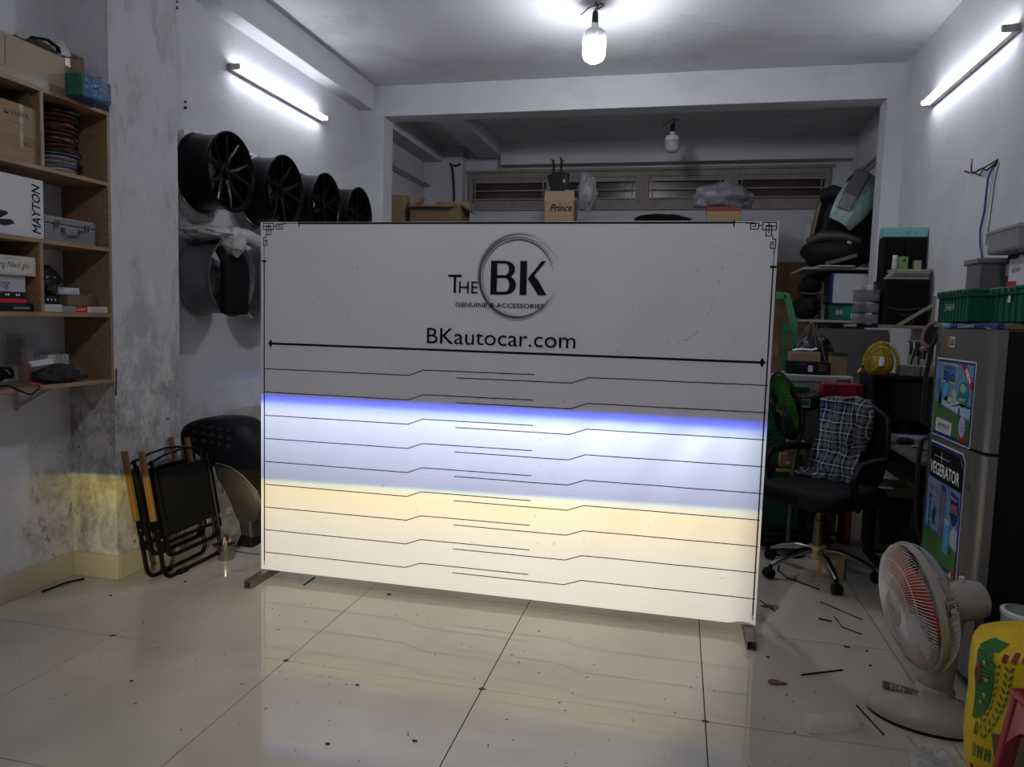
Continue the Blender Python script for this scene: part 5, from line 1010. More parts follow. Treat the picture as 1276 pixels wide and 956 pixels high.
s = (.055, .05, .085); t = cbox('tea_box', 'green carton with a leaf mark on the booklets', 'box', (1.455, 5.475, 1.783), s, M('tea_green', '6d8a5c', .5)); face(t, s, '-y').polys('leaf_mark', [[(.02, .045), (.035, .05), (.042, .065), (.03, .07), (.022, .06)]], M('leaf_dark', '1d3320', .5), 1)
t = thing('pill_bottle', 'white capped pill bottle behind the green carton', 'bottle', (1.41, 5.49, 1.783), 0); mk('bottle_body', MB().lathe([(0, 0), (.018, 0), (.018, .07), (.014, .075), (0, .075)], 16), M('bottle_pale', '9aa393', .3), t, smooth=True); mk('cap', MB().lathe([(0, .075), (.016, .075), (.016, .095), (0, .095)], 16), WHITE_P, t, smooth=True)
s = (.045, .04, .06); t = cbox('small_box', 'small pale yellow carton on the booklets', 'box', (1.545, 5.475, 1.783), s, M('box_yellow', '9a9570', .5)); face(t, s, '-y').lines('print_line', [((.01, .04), (.035, .04)), ((.01, .03), (.03, .03))], .003, GRY, 1)
for k, x in enumerate((1.425, 1.565)):
    t = thing('satellite_speaker', ('tall black speaker on the subwoofer, on the side of the room', 'tall black speaker on the subwoofer, next to the right wall')[k], 'speaker', (x, 5.665, 1.7155), 0); mk('cabinet', MB().box(-.068, .068, -.07, .07, 0, .30), M('speaker_black', '0d0d0f', .6), t, bev=.006); mk('grille_cloth', MB().box(-.06, .06, -.076, -.070, .01, .29), M('grille_cloth', '0a0a0c', .9), t, bev=.004)
s = (.28, .13, .065); t = cbox('teal_box', 'pale teal product box on top of the tall black speakers', 'box', (1.495, 5.665, 2.016), s, M('teal_card', '6fa3a3', .5, var=.04)); d = face(t, s, '-y'); d.text('+', .08, .02, INK, 1, h=.018); d.text('o', .14, .02, INK, 1, h=.016); d.text('s', .20, .022, INK, 1, h=.014); d.rect('seam', .162, .164, .0, .065, INK, 1)
# green machine stand
GM = M('machine_green', '2f7a50', .45, var=.1)
t = thing('green_stand', 'bent green steel stand behind the board edge', 'stand', (.80, 5.75, 0)); mk('arm', MB().bar((.685, 5.75, 1.60), (.76, 5.75, 1.60), .03, .05).bar((.755, 5.75, 1.61), (.815, 5.75, 1.42), .03, .045).bar((.815, 5.75, 1.43), (.85, 5.75, 1.10), .03, .045), GM, t, bev=.004); mk('column', MB().box(.835, .875, 5.72, 5.78, .03, 1.12), GM, t, bev=.004); mk('base', MB().box(.70, 1.0, 5.6, 5.9, 0, .03), GM, t, bev=.006); mk('inner_post', MB().bar((.76, 5.73, 1.40), (.77, 5.73, .95), .05, .03), M('machine_green2', '1f5a3c', .5), t); mk('bolt_plate', MB().box(.735, .80, 5.70, 5.72, 1.34, 1.40), M('machine_green2', '1f5a3c', .5), t)
# white chest and what lies on it
t = thing('white_chest', 'white storage chest behind the office chair', 'chest', (.80, 5.25, 0)); WC = M('chest_white', '8f8f90', .5, var=.05); mk('body', MB().box(.40, 1.10, 5.10, 5.50, .02, 1.01), WC, t, bev=.01); mk('lid', MB().box(.385, 1.115, 5.085, 5.515, 1.012, 1.06), WC, t, bev=.01)
for x in (.45, 1.05): mk('foot', MB().box(x-.03, x+.03, 5.12, 5.48, 0, .02), BLACK_P, t)
s = (.26, .14, .085); t = cbox('black_box', 'flat black printed box on the white chest', 'box', (.84, 5.18, 1.0605), s, M('black_card', '17171a', .5)); d = face(t, s, '-y'); d.text('NOVA PRO', .04, .06, GRY, 1, h=.01); d.rect('barcode', .125, .155, .02, .06, PAPER, 1); d.lines('print_line', [((.19, .03+.012*k), (.24, .03+.012*k)) for k in range(4)], .003, GRY, 1)
s = (.10, .10, .15); t = cbox('tan_box', 'upright tan carton with dark top beside the flat black box', 'box', (1.03, 5.19, 1.0605), s, M('box_tan', '7b6a4c', .7)); mk('lid', MB().box(-.052, .052, -.052, .052, .128, .152), M('box_dark_green', '26342a', .6), t)
s = (.15, .13, .12); t = cbox('open_carton_small', 'small torn brown carton on the white chest next to the board', 'carton', (.60, 5.22, 1.0605), s, CARD_D); mk('torn_flap', MB().prism([(-.05, -.067, .118), (.06, -.067, .118), (.03, -.09, .20)], (0, .004, 0)), CARD, t)
s = (.20, .10, .14); t = cbox('carton', 'brown carton with curled paper behind the flat black box', 'carton', (.85, 5.40, 1.0605), s, CARD); mk('curl', MB().tube([(-.08, -.02, .15), (-.02, -.04, .16), (.04, -.02, .155), (.08, 0, .165)], .008, 5), PAPER, t)
t = thing('black_sack', 'black plastic sack hanging in clear film above the white chest', 'bag', (.92, 5.62, 1.06)); mk('sack', MB().blob((.95, 5.66, 1.20), (.13, .07, .12), 61, .3, 2.2, 22), M('black_bag', '131315', .22), t, smooth=True); [mk('film_strand', MB().tube([(.92, 5.60, 1.42), (.92+.05*k, 5.60, 1.30), (.92+.10*k, 5.59, 1.10)], .003, 4), CLEAR, t) for k in (-1.4, -.7, .6, 1.2)]
# red tool box in front of the chest
t = thing('red_toolbox', 'flat red tool case standing behind the plaid shirt', 'toolbox', (1.0, 4.93, 0)); RT = M('case_red', '7d1420', .4, var=.05); mk('case', MB().box(.895, 1.135, 4.90, 5.02, .935, 1.025), RT, t, bev=.01); mk('handle', MB().tube([(.99, 4.955, 1.025), (.99, 4.95, 1.04), (1.06, 4.95, 1.04), (1.06, 4.955, 1.025)], .006, 6), BLACK_P, t)
for x in (.95, 1.10): mk('latch', MB().box(x-.006, x+.006, 4.893, 4.90, .97, 1.01), CHROME, t)
mk('stand', MB().box(.90, 1.0, 4.91, 5.01, 0, .934), DARKM, t)
# green perforated bin
t = thing('green_bin', 'green perforated plastic bin behind the green fan', 'bin', (.62, 4.93, 0)); GB = M('bin_green', '1f5c43', .5, var=.08); mk('body', MB().box(.47, .80, 4.86, 5.06, .02, .99), GB, t, bev=.008)
for r in range(4):
    for c in range(7): mk('slot', MB().obox((.505+.045*c, 4.859, .62+.03*r), (.03, .004, .008), (0, -.5, 0)), M('slot_dark', '0c2018', .7), t)
mk('rim', MB().box(.46, .81, 4.85, 5.07, .97, 1.0), GB, t, bev=.006); mk('foot', MB().box(.48, .79, 4.87, 5.05, 0, .02), GB, t)
for k, (x, z, lab) in enumerate(((.70, .50, 'small brown carton lowest beside the green bin'), (.735, .585, 'small brown carton with white label beside the green bin'))):
    s = (.11, .08, .08); t = cbox('small_carton', lab, 'carton', (x, 4.78, z), s, CARD); face(t, s, '-y').rect('label', .03, .06, .02, .04, PAPER, 1)
t = thing('low_table', 'low dark table with a yellow printed edge behind the chair seat', 'table', (.66, 4.76, 0)); mk('top', MB().box(.44, .84, 4.72, 4.845, .47, .499), BLACK_P, t); Deco(t, (.62, 4.7195, .474), (1, 0, 0), (0, 0, 1)).rect('yellow_strip', 0, .2, 0, .022, YEL, 1); Deco(t, (.62, 4.7195, .474), (1, 0, 0), (0, 0, 1)).text('Stainless Tool', .02, .006, BLK, 2, h=.012)
for x in (.47, .81):
    for y in (4.74, 4.825): mk('leg', MB().box(x-.015, x+.015, y-.015, y+.015, 0, .47), BLACK_P, t)
# ------------------------------------------------------------------ desk corner
DK = M('desk_grey', '5a5650', .3, var=.15, scale=4); t = thing('computer_desk', 'dark desk with grey top and black steel legs by the right wall', 'desk', (1.38, 4.4, 0)); mk('top', MB().box(1.14, XR-.02, 3.80, 5.10, .725, .745), DK, t, bev=.003); mk('drawer_shelf', MB().box(1.20, XR-.03, 3.86, 5.06, .56, .578), M('drawer_wood', '3a2620', .5), t); mk('apron', MB().box(1.16, 1.18, 3.86, 5.06, .66, .725), BLACK_P, t)
for x in (1.185, 1.59):
    for y in (3.88, 4.72): mk('leg', MB().box(x-.02, x+.02, y-.02, y+.02, 0, .725), BLACK_P, t)
    mk('foot_rail', MB().box(x-.02, x+.02, 3.84, 4.78, .0, .03), BLACK_P, t)
t = thing('desk_hutch', 'black desk-top hutch enclosing a dark monitor', 'hutch', (1.36, 4.98, .745)); HB = M('hutch_black', '101011', .5, var=.1); mk('top', MB().box(1.15, 1.60, 4.78, 5.09, 1.075, 1.095), HB, t); mk('side', MB().box(1.15, 1.17, 4.78, 5.09, .7455, 1.075), HB, t); mk('side', MB().box(1.58, 1.60, 4.78, 5.09, .7455, 1.075), HB, t); mk('back', MB().box(1.17, 1.58, 5.08, 5.09, .7455, 1.075), HB, t)
t = thing('monitor', 'black flat monitor inside the desk hutch', 'monitor', (1.375, 4.88, .7455), 0); mk('bezel', MB().box(-.20, .20, -.02, .02, .06, .315), BLACK_P, t, bev=.004); mk('screen', MB().box(-.195, .195, -.0212, -.020, .075, .305), M('screen_off', '08090b', .08, var=0), t); mk('stand', MB().box(-.03, .03, -.01, .03, .01, .08), BLACK_P, t); mk('base', MB().box(-.10, .10, -.06, .08, 0, .012), BLACK_P, t, bev=.004)
t = thing('computer_mouse', 'black computer mouse on the desk', 'mouse', (1.24, 4.36, .7455), .5); mk('shell', MB().blob((0, 0, .014), (.055, .032, .022), 1, .02, 1, 20, flatb=.0138), BLACK_P, t, smooth=True); mk('wheel', MB().cyl((-.025, -.004, .034), (-.025, .004, .034), .006, n=10), DARKM, t)
solo('desk_paper', MB().box(1.28, 1.48, 4.55, 4.72, .7455, .749), M('paper_blue', '6e7c92', .5, var=.2, scale=12), 'bluish printed papers lying on the desk', 'paper')
t = thing('scissors', 'dark red handled scissors on the desk edge', 'scissors', (1.27, 3.98, .7455), .3)
for s_ in (-1, 1): mk('handle', MB().tube([(.03+.016*math.cos(a), s_*.02+.014*math.sin(a), .006) for a in [2*PI*i/12 for i in range(12)]], .004, 5, closed=True), M('scissor_red', '5e1c22', .4), t); mk('blade', MB().bar((.02, s_*.008, .005), (-.10, -s_*.006, .005), .008, .003), CHROME, t)
for k, (x, y, a) in enumerate(((1.20, 4.20, .5), (1.30, 4.12, -.2))): solo('screwdriver', MB().tube([(x-.07*math.cos(a), y-.07*math.sin(a), .751), (x+.03*math.cos(a), y+.03*math.sin(a), .751)], .003, 5).tube([(x+.03*math.cos(a), y+.03*math.sin(a), .753), (x+.09*math.cos(a), y+.09*math.sin(a), .753)], .008, 8), (CHROME, DARKM)[k], ('thin steel screwdriver at the near desk edge', 'dark screwdriver beside the scissors on the desk')[k], 'screwdriver')
t = thing('yellow_jar', 'round yellow jar wrapped in a coiled yellow air hose on the hutch', 'jar', (1.215, 4.92, 1.0955), 0); YJ = M('jar_yellow', 'a5871a', .35, var=.15, scale=10)
mk('jar_body', MB().lathe([(0, 0), (.055, 0), (.078, .03), (.085, .07), (.078, .11), (.072, .115)], 28), YJ, t, smooth=True); mk('jar_lid', MB().lathe([(.072, .115), (.076, .12), (.06, .15), (.03, .175), (0, .18)], 28), YJ, t, smooth=True)
pts = [];
for i in range(260):
    u = i/259; a = PI*1.06*u-.05; R_ = .098; c = Vector((-R_*math.cos(a), -.05, .055+.135*math.sin(a))); rr = .011; th = u*2*PI*30
    pts.append(c+Vector((math.cos(th)*rr*-math.cos(a), math.sin(th)*rr, math.cos(th)*rr*math.sin(a))))
mk('coiled_hose', MB().tube(pts, .0042, 5), M('hose_yellow', 'b3961f', .4), t, smooth=True)
pts = []
for i in range(110):
    u = i/109; c = Vector((-.02-.04*u+.05*math.sin(u*3), -.092, .175-.15*u)); th = u*2*PI*14; pts.append(c+Vector((math.cos(th)*.013, math.sin(th)*.010, 0)))
mk('coiled_hose', MB().tube(pts, .0042, 5), M('hose_yellow', 'b3961f', .4), t, smooth=True)
mk('hose_end', MB().tube([(-.09, -.05, .06), (-.11, -.06, .04), (-.125, -.065, .005)], .004, 5), BLACK_P, t); mk('hose_nozzle', MB().cyl((-.112, -.06, .03), (-.13, -.066, .006), .010, n=8), M('hose_yellow', 'b3961f', .4), t); mk('white_plug', MB().lathe([(0, 0), (.014, 0), (.016, .03), (.010, .055), (0, .055)], 12, Matrix.Translation((-.01, -.105, .055))), WHITE_P, t, smooth=True)
s = (.115, .09, .06); t = cbox('small_box', 'small grey patterned box with a wooden lid on the hutch', 'box', (1.365, 4.86, 1.0955), s, M('box_pattern', '6c6c70', .5, var=.3, scale=60)); mk('lid', MB().box(-.06, .06, -.048, .048, .055, .064), M('pale_wood', '8d8473', .6), t)
t = thing('vanity_mirror', 'pink cat-shaped table mirror on the hutch beside the refrigerator', 'mirror', (1.485, 4.86, 1.0955), 0); PK = M('mirror_pink', '8f706a', .45, var=.05)
mk('base', MB().box(-.055, .055, -.05, .05, 0, .06), PK, t, bev=.008); mk('stem', MB().tube([(0, 0, .06), (.005, 0, .13), (0, 0, .17)], [.014, .012, .014], 10), PK, t, smooth=True)
mq = Matrix.Translation((-.005, -.01, .255))@Matrix.Rotation(.35, 4, 'Y')@Matrix.Rotation(PI/2, 4, 'X')@Matrix.Diagonal((.8, 1.25, 1, 1))
mk('frame', MB().lathe([(.052, -.008), (.066, -.008), (.068, 0), (.066, .008), (.052, .008)], 32, mq), PK, t, smooth=True); mk('glass', MB().lathe([(0, .004), (.055, .004), (.055, -.004), (0, -.004)], 32, mq), M('mirror_glass', '3a3a3c', .04, metal=1., var=0), t)
for x in (-.05, .045): mk('ear', MB().blob((x, -.012, .165), (.02, .012, .016), 2, .1, 1, 12), PK, t, smooth=True)
for k in range(2): mk('branch', MB().tube([(0, 0, .12-.03*k), (-.025+.05*k, -.005, .135-.03*k)], [.008, .004], 6), PK, t)
t = thing('tool_rack', 'tangle of dark hanging tools and cables beside the pink mirror', 'tools', (1.46, 5.0, 1.0955)); rg = random.Random(3)
mk('rack_bar', MB().cyl((1.40, 5.02, 1.30), (1.55, 5.02, 1.31), .006, n=6), CHROME, t); mk('rack_post', MB().cyl((1.47, 5.03, 1.0955), (1.47, 5.03, 1.31), .005, n=6), DARKM, t)
for k in range(7):
    x = 1.41+.02*k; l = .07+.07*rg.random(); mk('tool', MB().tube([(x, 5.01, 1.305), (x+.004, 5.0, 1.305-l*.6), (x, 5.0, 1.305-l)], [.004, .008, .006], 6), (DARKM, CHROME)[k % 2], t)
mk('cable', MB().tube([(1.44, 4.99, 1.29), (1.42, 4.96, 1.22), (1.40, 4.94, 1.15), (1.41, 4.93, 1.105)], .005, 5), BLACK_P, t)
# small framed cabinet under the desk
t = thing('framed_cabinet', 'pale wooden framed cabinet with dark glass front under the desk', 'cabinet', (1.34, 4.95, 0)); PF = M('cab_frame', '948d7a', .6, var=.1); f = MB(); f.box(1.215, 1.245, 4.76, 4.80, .03, .40); f.box(1.53, 1.56, 4.76, 4.80, .03, .40); f.box(1.245, 1.53, 4.76, 4.80, .03, .065); f.box(1.215, 1.56, 4.75, 4.80, .36, .41); mk('frame', f, PF, t, bev=.003); mk('glass', MB().box(1.245, 1.53, 4.775, 4.78, .065, .36), M('cab_glass', '3a3831', .12, var=.3, scale=5), t); mk('carcass', MB().box(1.215, 1.56, 4.80, 5.06, .0, .41), M('cab_side', '4b463b', .7), t)
mk('window_sticker', MB().box(1.42, 1.49, 4.772, 4.775, .17, .27), M('cab_label', '77756c', .4, var=.4, scale=40), t)
solo('red_crate', MB().box(1.04, 1.13, 4.90, 5.0, .22, .34).box(1.05, 1.12, 4.91, 4.99, 0, .22), M('crate_rust', '5a2418', .6), 'small rust-red box standing by the framed cabinet', 'box', bev=.006)
# ------------------------------------------------------------------ office chair
OC = M('office_black', '0d0d0e', .7, var=.15, scale=30, bump=.15, bscale=200); OP = M('office_plastic', '161617', .4)
ch = thing('office_chair', 'black office chair with chrome five-star base and a shirt on its back', 'chair', (.80, 4.24, 0), math.radians(225))
mk('seat', MB().obox((0, 0, .462), (.50, .50, .105)), OC, ch, smooth=True, bev=.045, seg=5); mk('seat_shell', MB().box(-.20, .18, -.19, .19, .395, .425), OP, ch, bev=.02)
mk('gas_column', MB().lathe([(0, .16), (.028, .16), (.028, .31), (.020, .312), (.020, .395), (0, .395)], 20), M('column_bronze', '6e665c', .25, metal=.9), ch, smooth=True)
mk('hub', MB().lathe([(0, .09), (.035, .09), (.048, .13), (.046, .165), (.03, .17), (0, .17)], 20), M('hub_brass', '9a9268', .4, metal=.3), ch, smooth=True)
for k in range(5):
    a = math.radians(-80+72*k-225); c, q = math.cos(a), math.sin(a)
    lg = mk('leg', MB().tube([(c*.03, q*.03, .14), (c*.12, q*.12, .135), (c*.22, q*.22, .105), (c*.29, q*.29, .07)], [.022, .02, .017, .014], 10), CHROME, ch, smooth=True)
    mk('caster', MB().cyl((c*.30-q*.022, q*.30+c*.022, .028), (c*.30-q*.004, q*.30+c*.004, .028), .028, n=18).cyl((c*.30+q*.022, q*.30-c*.022, .028), (c*.30+q*.004, q*.30-c*.004, .028), .028, n=18).cyl((c*.30, q*.30, .03), (c*.29, q*.29, .07), .012, n=8), OP, lg, smooth=True)
bx = lambda z: -.235-.10*max(0, z-.5)
fr_ = [(bx(.48), -.16, .48), (bx(.55), -.20, .55), (bx(.75), -.225, .75), (bx(.95), -.20, .95), (bx(1.0), -.12, .995), (bx(1.0), .12, .995), (bx(.95), .20, .95), (bx(.75), .225, .75), (bx(.55), .20, .55), (bx(.48), .16, .48)]
fr_ = [(x_, y_*.92, .48+(z_-.48)*.865) for x_, y_, z_ in fr_]
BS = Matrix.Translation((0, 0, .48))@Matrix.Diagonal((1, .95, .865, 1))@Matrix.Translation((0, 0, -.48))
mk('back_frame', MB().tube(fr_, .017, 8, closed=True), OP, ch, smooth=True)
def bk(u, v):
    z = .49+.49*v; w = .155+.06*math.sin(min(1, v*1.4)*PI*.6); y = (2*u-1)*w; return (bx(z)-.02*(1-(2*u-1)**2)+.012, y, z)
mk('back_mesh', MB().grid(bk, 12, 12).xf(BS), M('mesh_black', '101012', .8, bump=.4, bscale=300), ch, smooth=True)
mk('back_support', MB().tube([(-.12, 0, .41), (-.25, 0, .42), (-.285, 0, .50), (-.29, 0, .62)], [.03, .035, .03, .02], 8), OP, ch, smooth=True)
for s_ in (-1, 1):
    mk('armrest', MB().tube([(.02, s_*.235, .42), (.10, s_*.265, .50), (.13, s_*.27, .60), (.09, s_*.27, .665), (-.02, s_*.27, .675), (-.14, s_*.265, .675), (-.245, s_*.22, .67)], [.018, .019, .019, .021, .023, .021, .016], 8), OP, ch, smooth=True)
def plaid():
    m = M('plaid_cloth', '1d2430', .85, var=0); N = m.node_tree.nodes; L = m.node_tree.links; tc = N.new('ShaderNodeTexCoord'); sp = N.new('ShaderNodeSeparateXYZ'); L.new(tc.outputs['Object'], sp.inputs[0]); col = None
    nz = N.new('ShaderNodeTexNoise'); nz.inputs['Scale'].default_value = 7; L.new(tc.outputs['Object'], nz.inputs['Vector'])
    def mm(op, a, b):
        n = N.new('ShaderNodeMath'); n.operation = op
        for i, q in enumerate((a, b)):
            if isinstance(q, (int, float)): n.inputs[i].default_value = q
            else: L.new(q, n.inputs[i])
        return n.outputs[0]
    def mix(f, a, b):
        n = N.new('ShaderNodeMix'); n.data_type = 'RGBA'; L.new(f, n.inputs[0])
        for i, q in ((6, a), (7, b)):
            if isinstance(q, tuple): n.inputs[i].default_value = (*q, 1)
            else: L.new(q, n.inputs[i])
        return n.outputs[2]
    col = lin('12161d')
    for ax in (1, 2):
        v = mm('FRACT', mm('ADD', mm('MULTIPLY', sp.outputs[ax], 17.), mm('MULTIPLY', nz.outputs['Fac'], .9)), 0.)
        wide = mm('MULTIPLY', mm('LESS_THAN', v, .36), .26); thin = mm('MULTIPLY', mm('LESS_THAN', mm('ABSOLUTE', mm('SUBTRACT', v, .68), 0.), .045), .5)
        col = mix(wide, col, lin('7d828b')); col = mix(thin, col, lin('c3c5c8'))
    L.new(col, N['Principled BSDF'].inputs['Base Color']); return m
sh_ = thing('plaid_shirt', 'navy and white plaid shirt draped over the office chair back', 'shirt', (.80, 4.24, .0), math.radians(225)); PL_ = plaid()
def shf(u, v):
    z = 1.025-.53*v; y = -.215+.30*u+.03*math.sin(v*3)+(-.02*v); f_ = .012*math.sin(u*19+2*v)+.02*noise.noise(Vector((u*3, v*4, 1)))+.01*noise.noise(Vector((u*8, v*8, 3)))
    return (bx(max(.5, z))+.05+f_+.07*v*v*(1-u*.5), y, z)
def shb(u, v):
    z = 1.025-.30*v; y = -.215+.30*u; return (bx(max(.5, z))-.05+.012*math.sin(u*15), y, z)
mk('front_panel', MB().grid(shf, 34, 34).xf(BS), PL_, sh_, smooth=True); mk('back_panel', MB().grid(shb, 20, 14).xf(BS), PL_, sh_, smooth=True)
mk('shoulder_fold', MB().grid(lambda u, v: (bx(1.)+.055*math.cos(PI*v)+.004*math.sin(u*20), -.215+.30*u, 1.02+.028*math.sin(PI*v)+.012*noise.noise(Vector((u*5, v, 2)))), 24, 8).xf(BS), PL_, sh_, smooth=True)
mk('sleeve', MB().tube([(bx(1.)+.03, .05, 1.04), (bx(.95)+.07, .10, .98), (bx(.85)+.08, .12, .86), (bx(.75)+.09, .10, .74)], [.05, .05, .042, .038], 14, flat=.45).xf(BS), PL_, sh_, smooth=True)
mk('collar', MB().tube([(bx(1.)+.04, -.06, 1.045), (bx(1.)+.02, 0, 1.06), (bx(1.)+.04, .06, 1.045)], .022, 8, flat=.6).xf(BS), PL_, sh_, smooth=True)
mk('hem', MB().blob((-.15, -.15, .53), (.075, .10, .035), 3, .5, 4, 24, crump=.3), PL_, sh_, smooth=True)
# green fan behind the chair
gf = thing('green_fan', 'black pedestal fan with green blades behind the office chair', 'fan', (.72, 4.56, 0)); GC = Vector((.635, 4.62, .895)); gn = Vector((-.90, -.24, -.20)).normalized(); GQ = Matrix.Translation(GC)@Vector((0, 0, 1)).rotation_difference(gn).to_matrix().to_4x4(); GR = .205
g = MB()
for k in range(54):
    for fs_, hz in ((1, .05), (-1, -.055)):
        a = 2*PI*k/54; g.tube([GQ@Vector(((.03+(GR-.03)*t_)*math.cos(a+.4*(1-t_)), (.03+(GR-.03)*t_)*math.sin(a+.4*(1-t_)), hz*math.sqrt(max(0, 1-t_**2.4)))) for t_ in (0, .25, .5, .75, 1)], .0019, 4, caps=False)
o = mk('grille', g, BLACK_P, gf); o['kind'] = 'stuff'; mk('grille_ring', MB().tube([GQ@Vector((GR*math.cos(a), GR*math.sin(a), 0)) for a in [2*PI*i/44 for i in range(44)]], .008, 8, closed=True), BLACK_P, gf, smooth=True)
GBm = M('blade_green', '2c7d1c', .3, var=.2)
for k in range(3):
    a0 = 2*PI*k/3+.3
    mk('blade', MB().grid(lambda u, v: GQ@Vector(((.03+.155*u)*math.cos(a0+(v-.5)*1.7+.3*u), (.03+.155*u)*math.sin(a0+(v-.5)*1.7+.3*u), .04*(v-.5))), 8, 8), GBm, gf, smooth=True)
GM_ = GQ@Matrix.Translation((0, 0, -.05)); mk('motor', MB().lathe([(0, 0), (.05, 0), (.058, -.02), (.056, -.14), (.04, -.165), (0, -.168)], 24, GM_), BLACK_P, gf, smooth=True)
mq = GM_@Vector((0, 0, -.07)); d = Deco(gf, mq+Vector((-.02, -.062, -.01)), (.95, -.3, 0), (0, 0, 1)); d.rect('label', -.005, .045, -.015, .035, PAPER, 1); d.rect('label_green', 0, .04, -.005, .03, M('label_green2', '2c7a55', .5), 2)
mk('pole', MB().tube([(mq.x, mq.y, mq.z-.03), (.71, 4.60, .55), (.70, 4.59, .03)], [.02, .016, .018], 12), M('pole_grey', '6b665f', .3, metal=.8), gf, smooth=True); mk('base', MB().lathe([(0, 0), (.10, 0), (.10, .012), (.08, .03), (.02, .04), (0, .04)], 32, Matrix.Translation((.70, 4.59, 0))), BLACK_P, gf, smooth=True)
# ------------------------------------------------------------------ on the floor under the chair
s = (.13, .13, .125); t = cbox('parcel', 'small brown parcel with a shipping label under the office chair', 'box', (.885, 4.24, 0), s, CARD, rz=-.28); d = face(t, s, '-y'); d.polys('shipping_label', [[(.02, .03), (.085, .025), (.085, .11), (.02, .115)]], M('label_cream', 'b1ab98', .5), 1); d.lines('label_print', [((.028, .05+.012*k), (.07, .05+.012*k)) for k in range(5)], .003, GRY, 2)
mk('open_flap', MB().prism([(-.064, .05, .12), (-.064, -.06, .12), (-.12, -.05, .09), (-.12, .04, .09)], (0, 0, .004)), CARD_D, t)
t = thing('hose_coil', 'heap of coiled black hose on the floor behind the chair base', 'hose', (.80, 4.72, 0)); rg = random.Random(9)
for k in range(6):
    r = .10+.05*rg.random(); cx, cy = .78+rg.uniform(-.13, .16), 4.70+rg.uniform(-.03, .02); mk('loop', MB().tube([(cx+r*1.4*math.cos(a), cy+r*.5*math.sin(a), .022+.022*k*.6+.01*math.sin(2*a+k)) for a in [2*PI*i/22 for i in range(22)]], .019, 7, closed=True), BLACK_P, t, smooth=True)
solo('black_cable', MB().tube([(.62, 4.33, .005), (.60, 4.24, .005), (.63, 4.12, .005), (.70, 4.05, .005), (.775, 3.98, .005)], .004, 5), BLACK_P, 'thin black cable lying in front of the chair base', 'cable')
# ------------------------------------------------------------------ debris on the floor
t = thing('water_bottle', 'empty clear plastic bottle lying on the floor', 'bottle', (.58, 2.56, .034), .42); PETM = M('pet_plastic', 'd3d6d6', .08, var=0, alpha=.2, spec=1.)
prof = [(0, -.105), (.026, -.105), (.033, -.098)]+[(.0325-.0018*(i % 2), -.09+.0095*i) for i in range(14)]+[(.032, .045), (.026, .07), (.015, .085), (.0145, .105)]
mk('body', MB().lathe(prof, 28, Matrix.Rotation(PI/2, 4, 'Y')), PETM, t, smooth=True); mk('neck_ring', MB().lathe([(.0145, .085), (.018, .086), (.018, .091), (.0145, .092)], 20, Matrix.Rotation(PI/2, 4, 'Y')), M('pet_ring', 'b3b7b7', .2, var=0, alpha=.8), t, smooth=True)
rg = random.Random(12)
crumple('plastic_film', 'crumpled clear plastic film on the floor by the yellow sack', 'film', [(.76, 2.36, .012), (.89, 2.34, .012), (.90, 2.50, .012), (.79, 2.53, .012)], M('crisp_film', 'c2c4c6', .08, var=0, alpha=.4, bump=.8, bscale=60), .05, 9, n=30)
def stick(lab, a, b, r=.0035, mat=None, name='plastic_strip', cat='strip', mid=None):
    p = [(a[0], a[1], r), (b[0], b[1], r)]
    if mid: p.insert(1, (mid[0], mid[1], r))
    solo(name, MB().tube(p, r, 5), mat or BLACK_P, lab, cat)
stick('black strip lying near the left skirting tiles', (-2.91, 2.80), (-2.86, 3.0), .006, mid=(-2.90, 2.93))
stick('dark thin strip on the floor between board foot and fan', (.53, 2.953), (.70, 3.045), .0035)
stick('straight black strip on the floor beside the plastic bottle', (.69, 2.76), (.735, 2.577), .0035)
stick('short black strip on the floor behind the fan grille', (.70, 3.57), (.755, 3.552), .0045)
stick('curved black wire bit on the floor left of the fan', (.78, 3.62), (.86, 3.44), .003, mid=(.79, 3.50))
stick('thin grey strip on the floor near the cardboard parcel', (.75, 3.80), (.90, 3.62), .004, STEEL)
stick('black wire end on the floor right of the board', (.455, 3.73), (.51, 3.60), .003)
stick('small black strip under the left part of the board', (-1.785, 3.36), (-1.785, 3.25), .004)
for k, (x, y) in enumerate(((.50, 3.655), (.44, 2.85))):
    t = thing('dry_leaf', ('dry brown leaf on the floor behind the right board foot', 'dry brown leaf on the floor in front of the right board foot')[k], 'leaf', (x, y, .0), 0)
    for q in range(5): mk('leaf_lobe', MB().blob((rg.uniform(-.03, .03), rg.uniform(-.02, .02), .006), (.022, .008, .005), k*7+q, .4, 3, 10, flatb=.0055), M('leaf_brown', '6d5330', .7, var=.3, scale=60), t)
k = 0
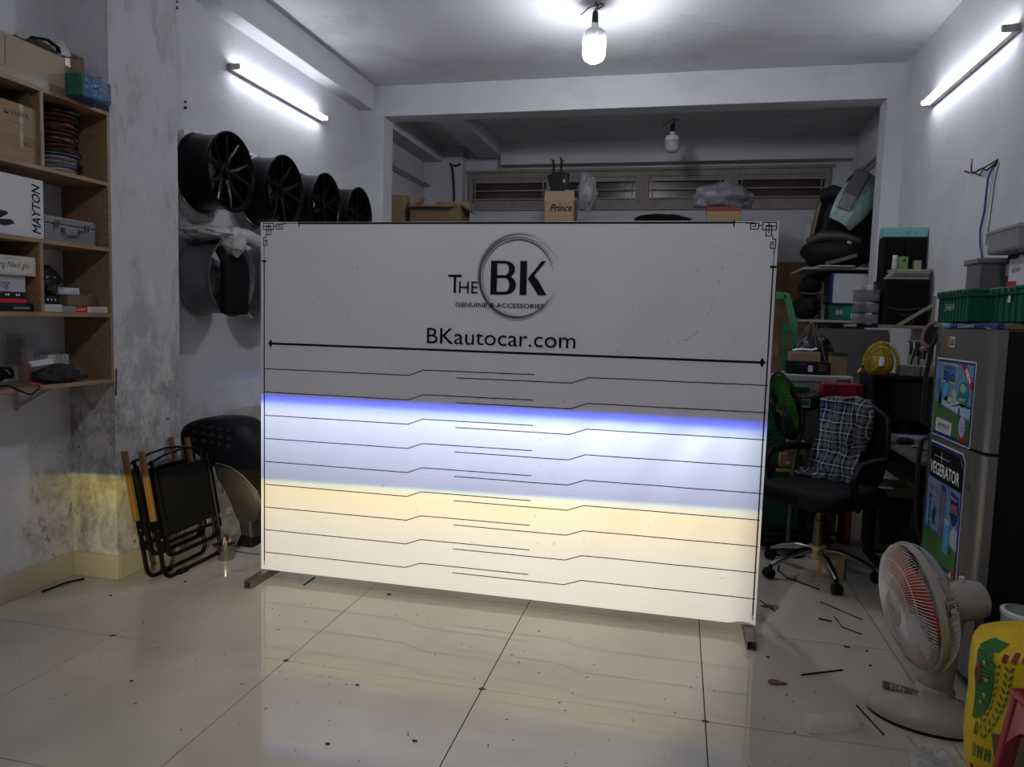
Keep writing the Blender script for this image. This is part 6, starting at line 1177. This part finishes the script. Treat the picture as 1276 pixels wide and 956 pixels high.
spots = [(-2.58, 2.86, .009, 'black crumb on the floor by the left skirting tiles'), (-2.37, 3.12, .009, 'black crumb on the floor in front of the steel cup'), (-1.33, 3.26, .014, 'flat black disc under the board'), (.82, 3.12, .008, 'black crumb at the foot of the white fan'), (.765, 3.28, .015, 'flat black washer on the floor behind the fan'), (.42, 3.08, .010, 'black knot on the floor beside the right board foot'), (-1.03, 2.03, .010, 'dark scrap on the front floor tiles left of centre'), (-.77, 2.12, .010, 'dark scrap on the front floor tiles near the centre'), (-1.10, 2.40, .008, 'tiny brown scrap on the floor before the board'), (-1.90, 2.20, .008, 'tiny dark scrap on the floor tiles at the left front'), (.84, 3.26, .007, 'small black bead on the floor beside the flat washer')]
for x, y, r, lab in spots: solo('floor_crumb', MB().blob((x, y, .003), (r*.85, r*.42, .003), k, .6, 4, 10, flatb=.0028), M('crumb_dark', '231e1a', .7), lab, 'crumb'); k += 1
for x, y, lab in ((GX+TS, GY, 'chipped dark tile corner left of the board centre'), (GX+2*TS, GY, 'chipped dark tile corner before the board centre'), (GX+3*TS, GY, 'chipped tile corner nearest the right board foot'), (GX, GY, 'chipped tile corner near the stained pillar')):
    solo('tile_chip', MB().blob((x, y, .0006), (.013, .009, .0011), k, .7, 3, 12, flatb=.0005), M('chip_brown', '4b4034', .9, var=.3, scale=80), lab, 'tile chip'); k += 1
g = MB()
for _ in range(150):
    x = rg.uniform(-2.5, .68); y = rg.uniform(1.95, 3.1); r = rg.uniform(.001, .0035)
    a = rg.random()*6; g.obox((x, y, .0006), (r*rg.uniform(1, 5), r, .001), (0, 0, a))
o = mk('floor_grit', g, M('grit', '3a332b', .9, var=.2), None); o['kind'] = 'stuff'; tag(o, 'scattered fine grit and dirt specks on the polished floor', 'grit')
solo('shade_board', MB().prism([(1.10, 6.26, 0), (1.63, 6.26, 0), (1.63, 6.38, 1.37), (1.10, 6.38, 1.37)], (0, .012, 0)), M('shade_grey', '4a4848', .7, var=.15, scale=4), 'added dark grey board standing in for shade on the rear pillar below the speaker shelf', 'panel')  # added sheet, its dark colour stands in for shade on the lower pillar
t = thing('hanging_cables', 'reddish brown cables hanging below the lower rear shelf', 'cable', (1.1, 6.68, 1.42))
for k in range(9): mk('cable', MB().tube([(1.02+.028*k, 6.64, 1.40), (1.025+.028*k, 6.64, 1.2), (1.02+.03*k, 6.64, 1.0-.05*(k % 3))], .006, 5), (M('cable_maroon', '4a2622', .6), M('cable_brown', '4d3c2e', .6), BLACK_P)[k % 3], t)
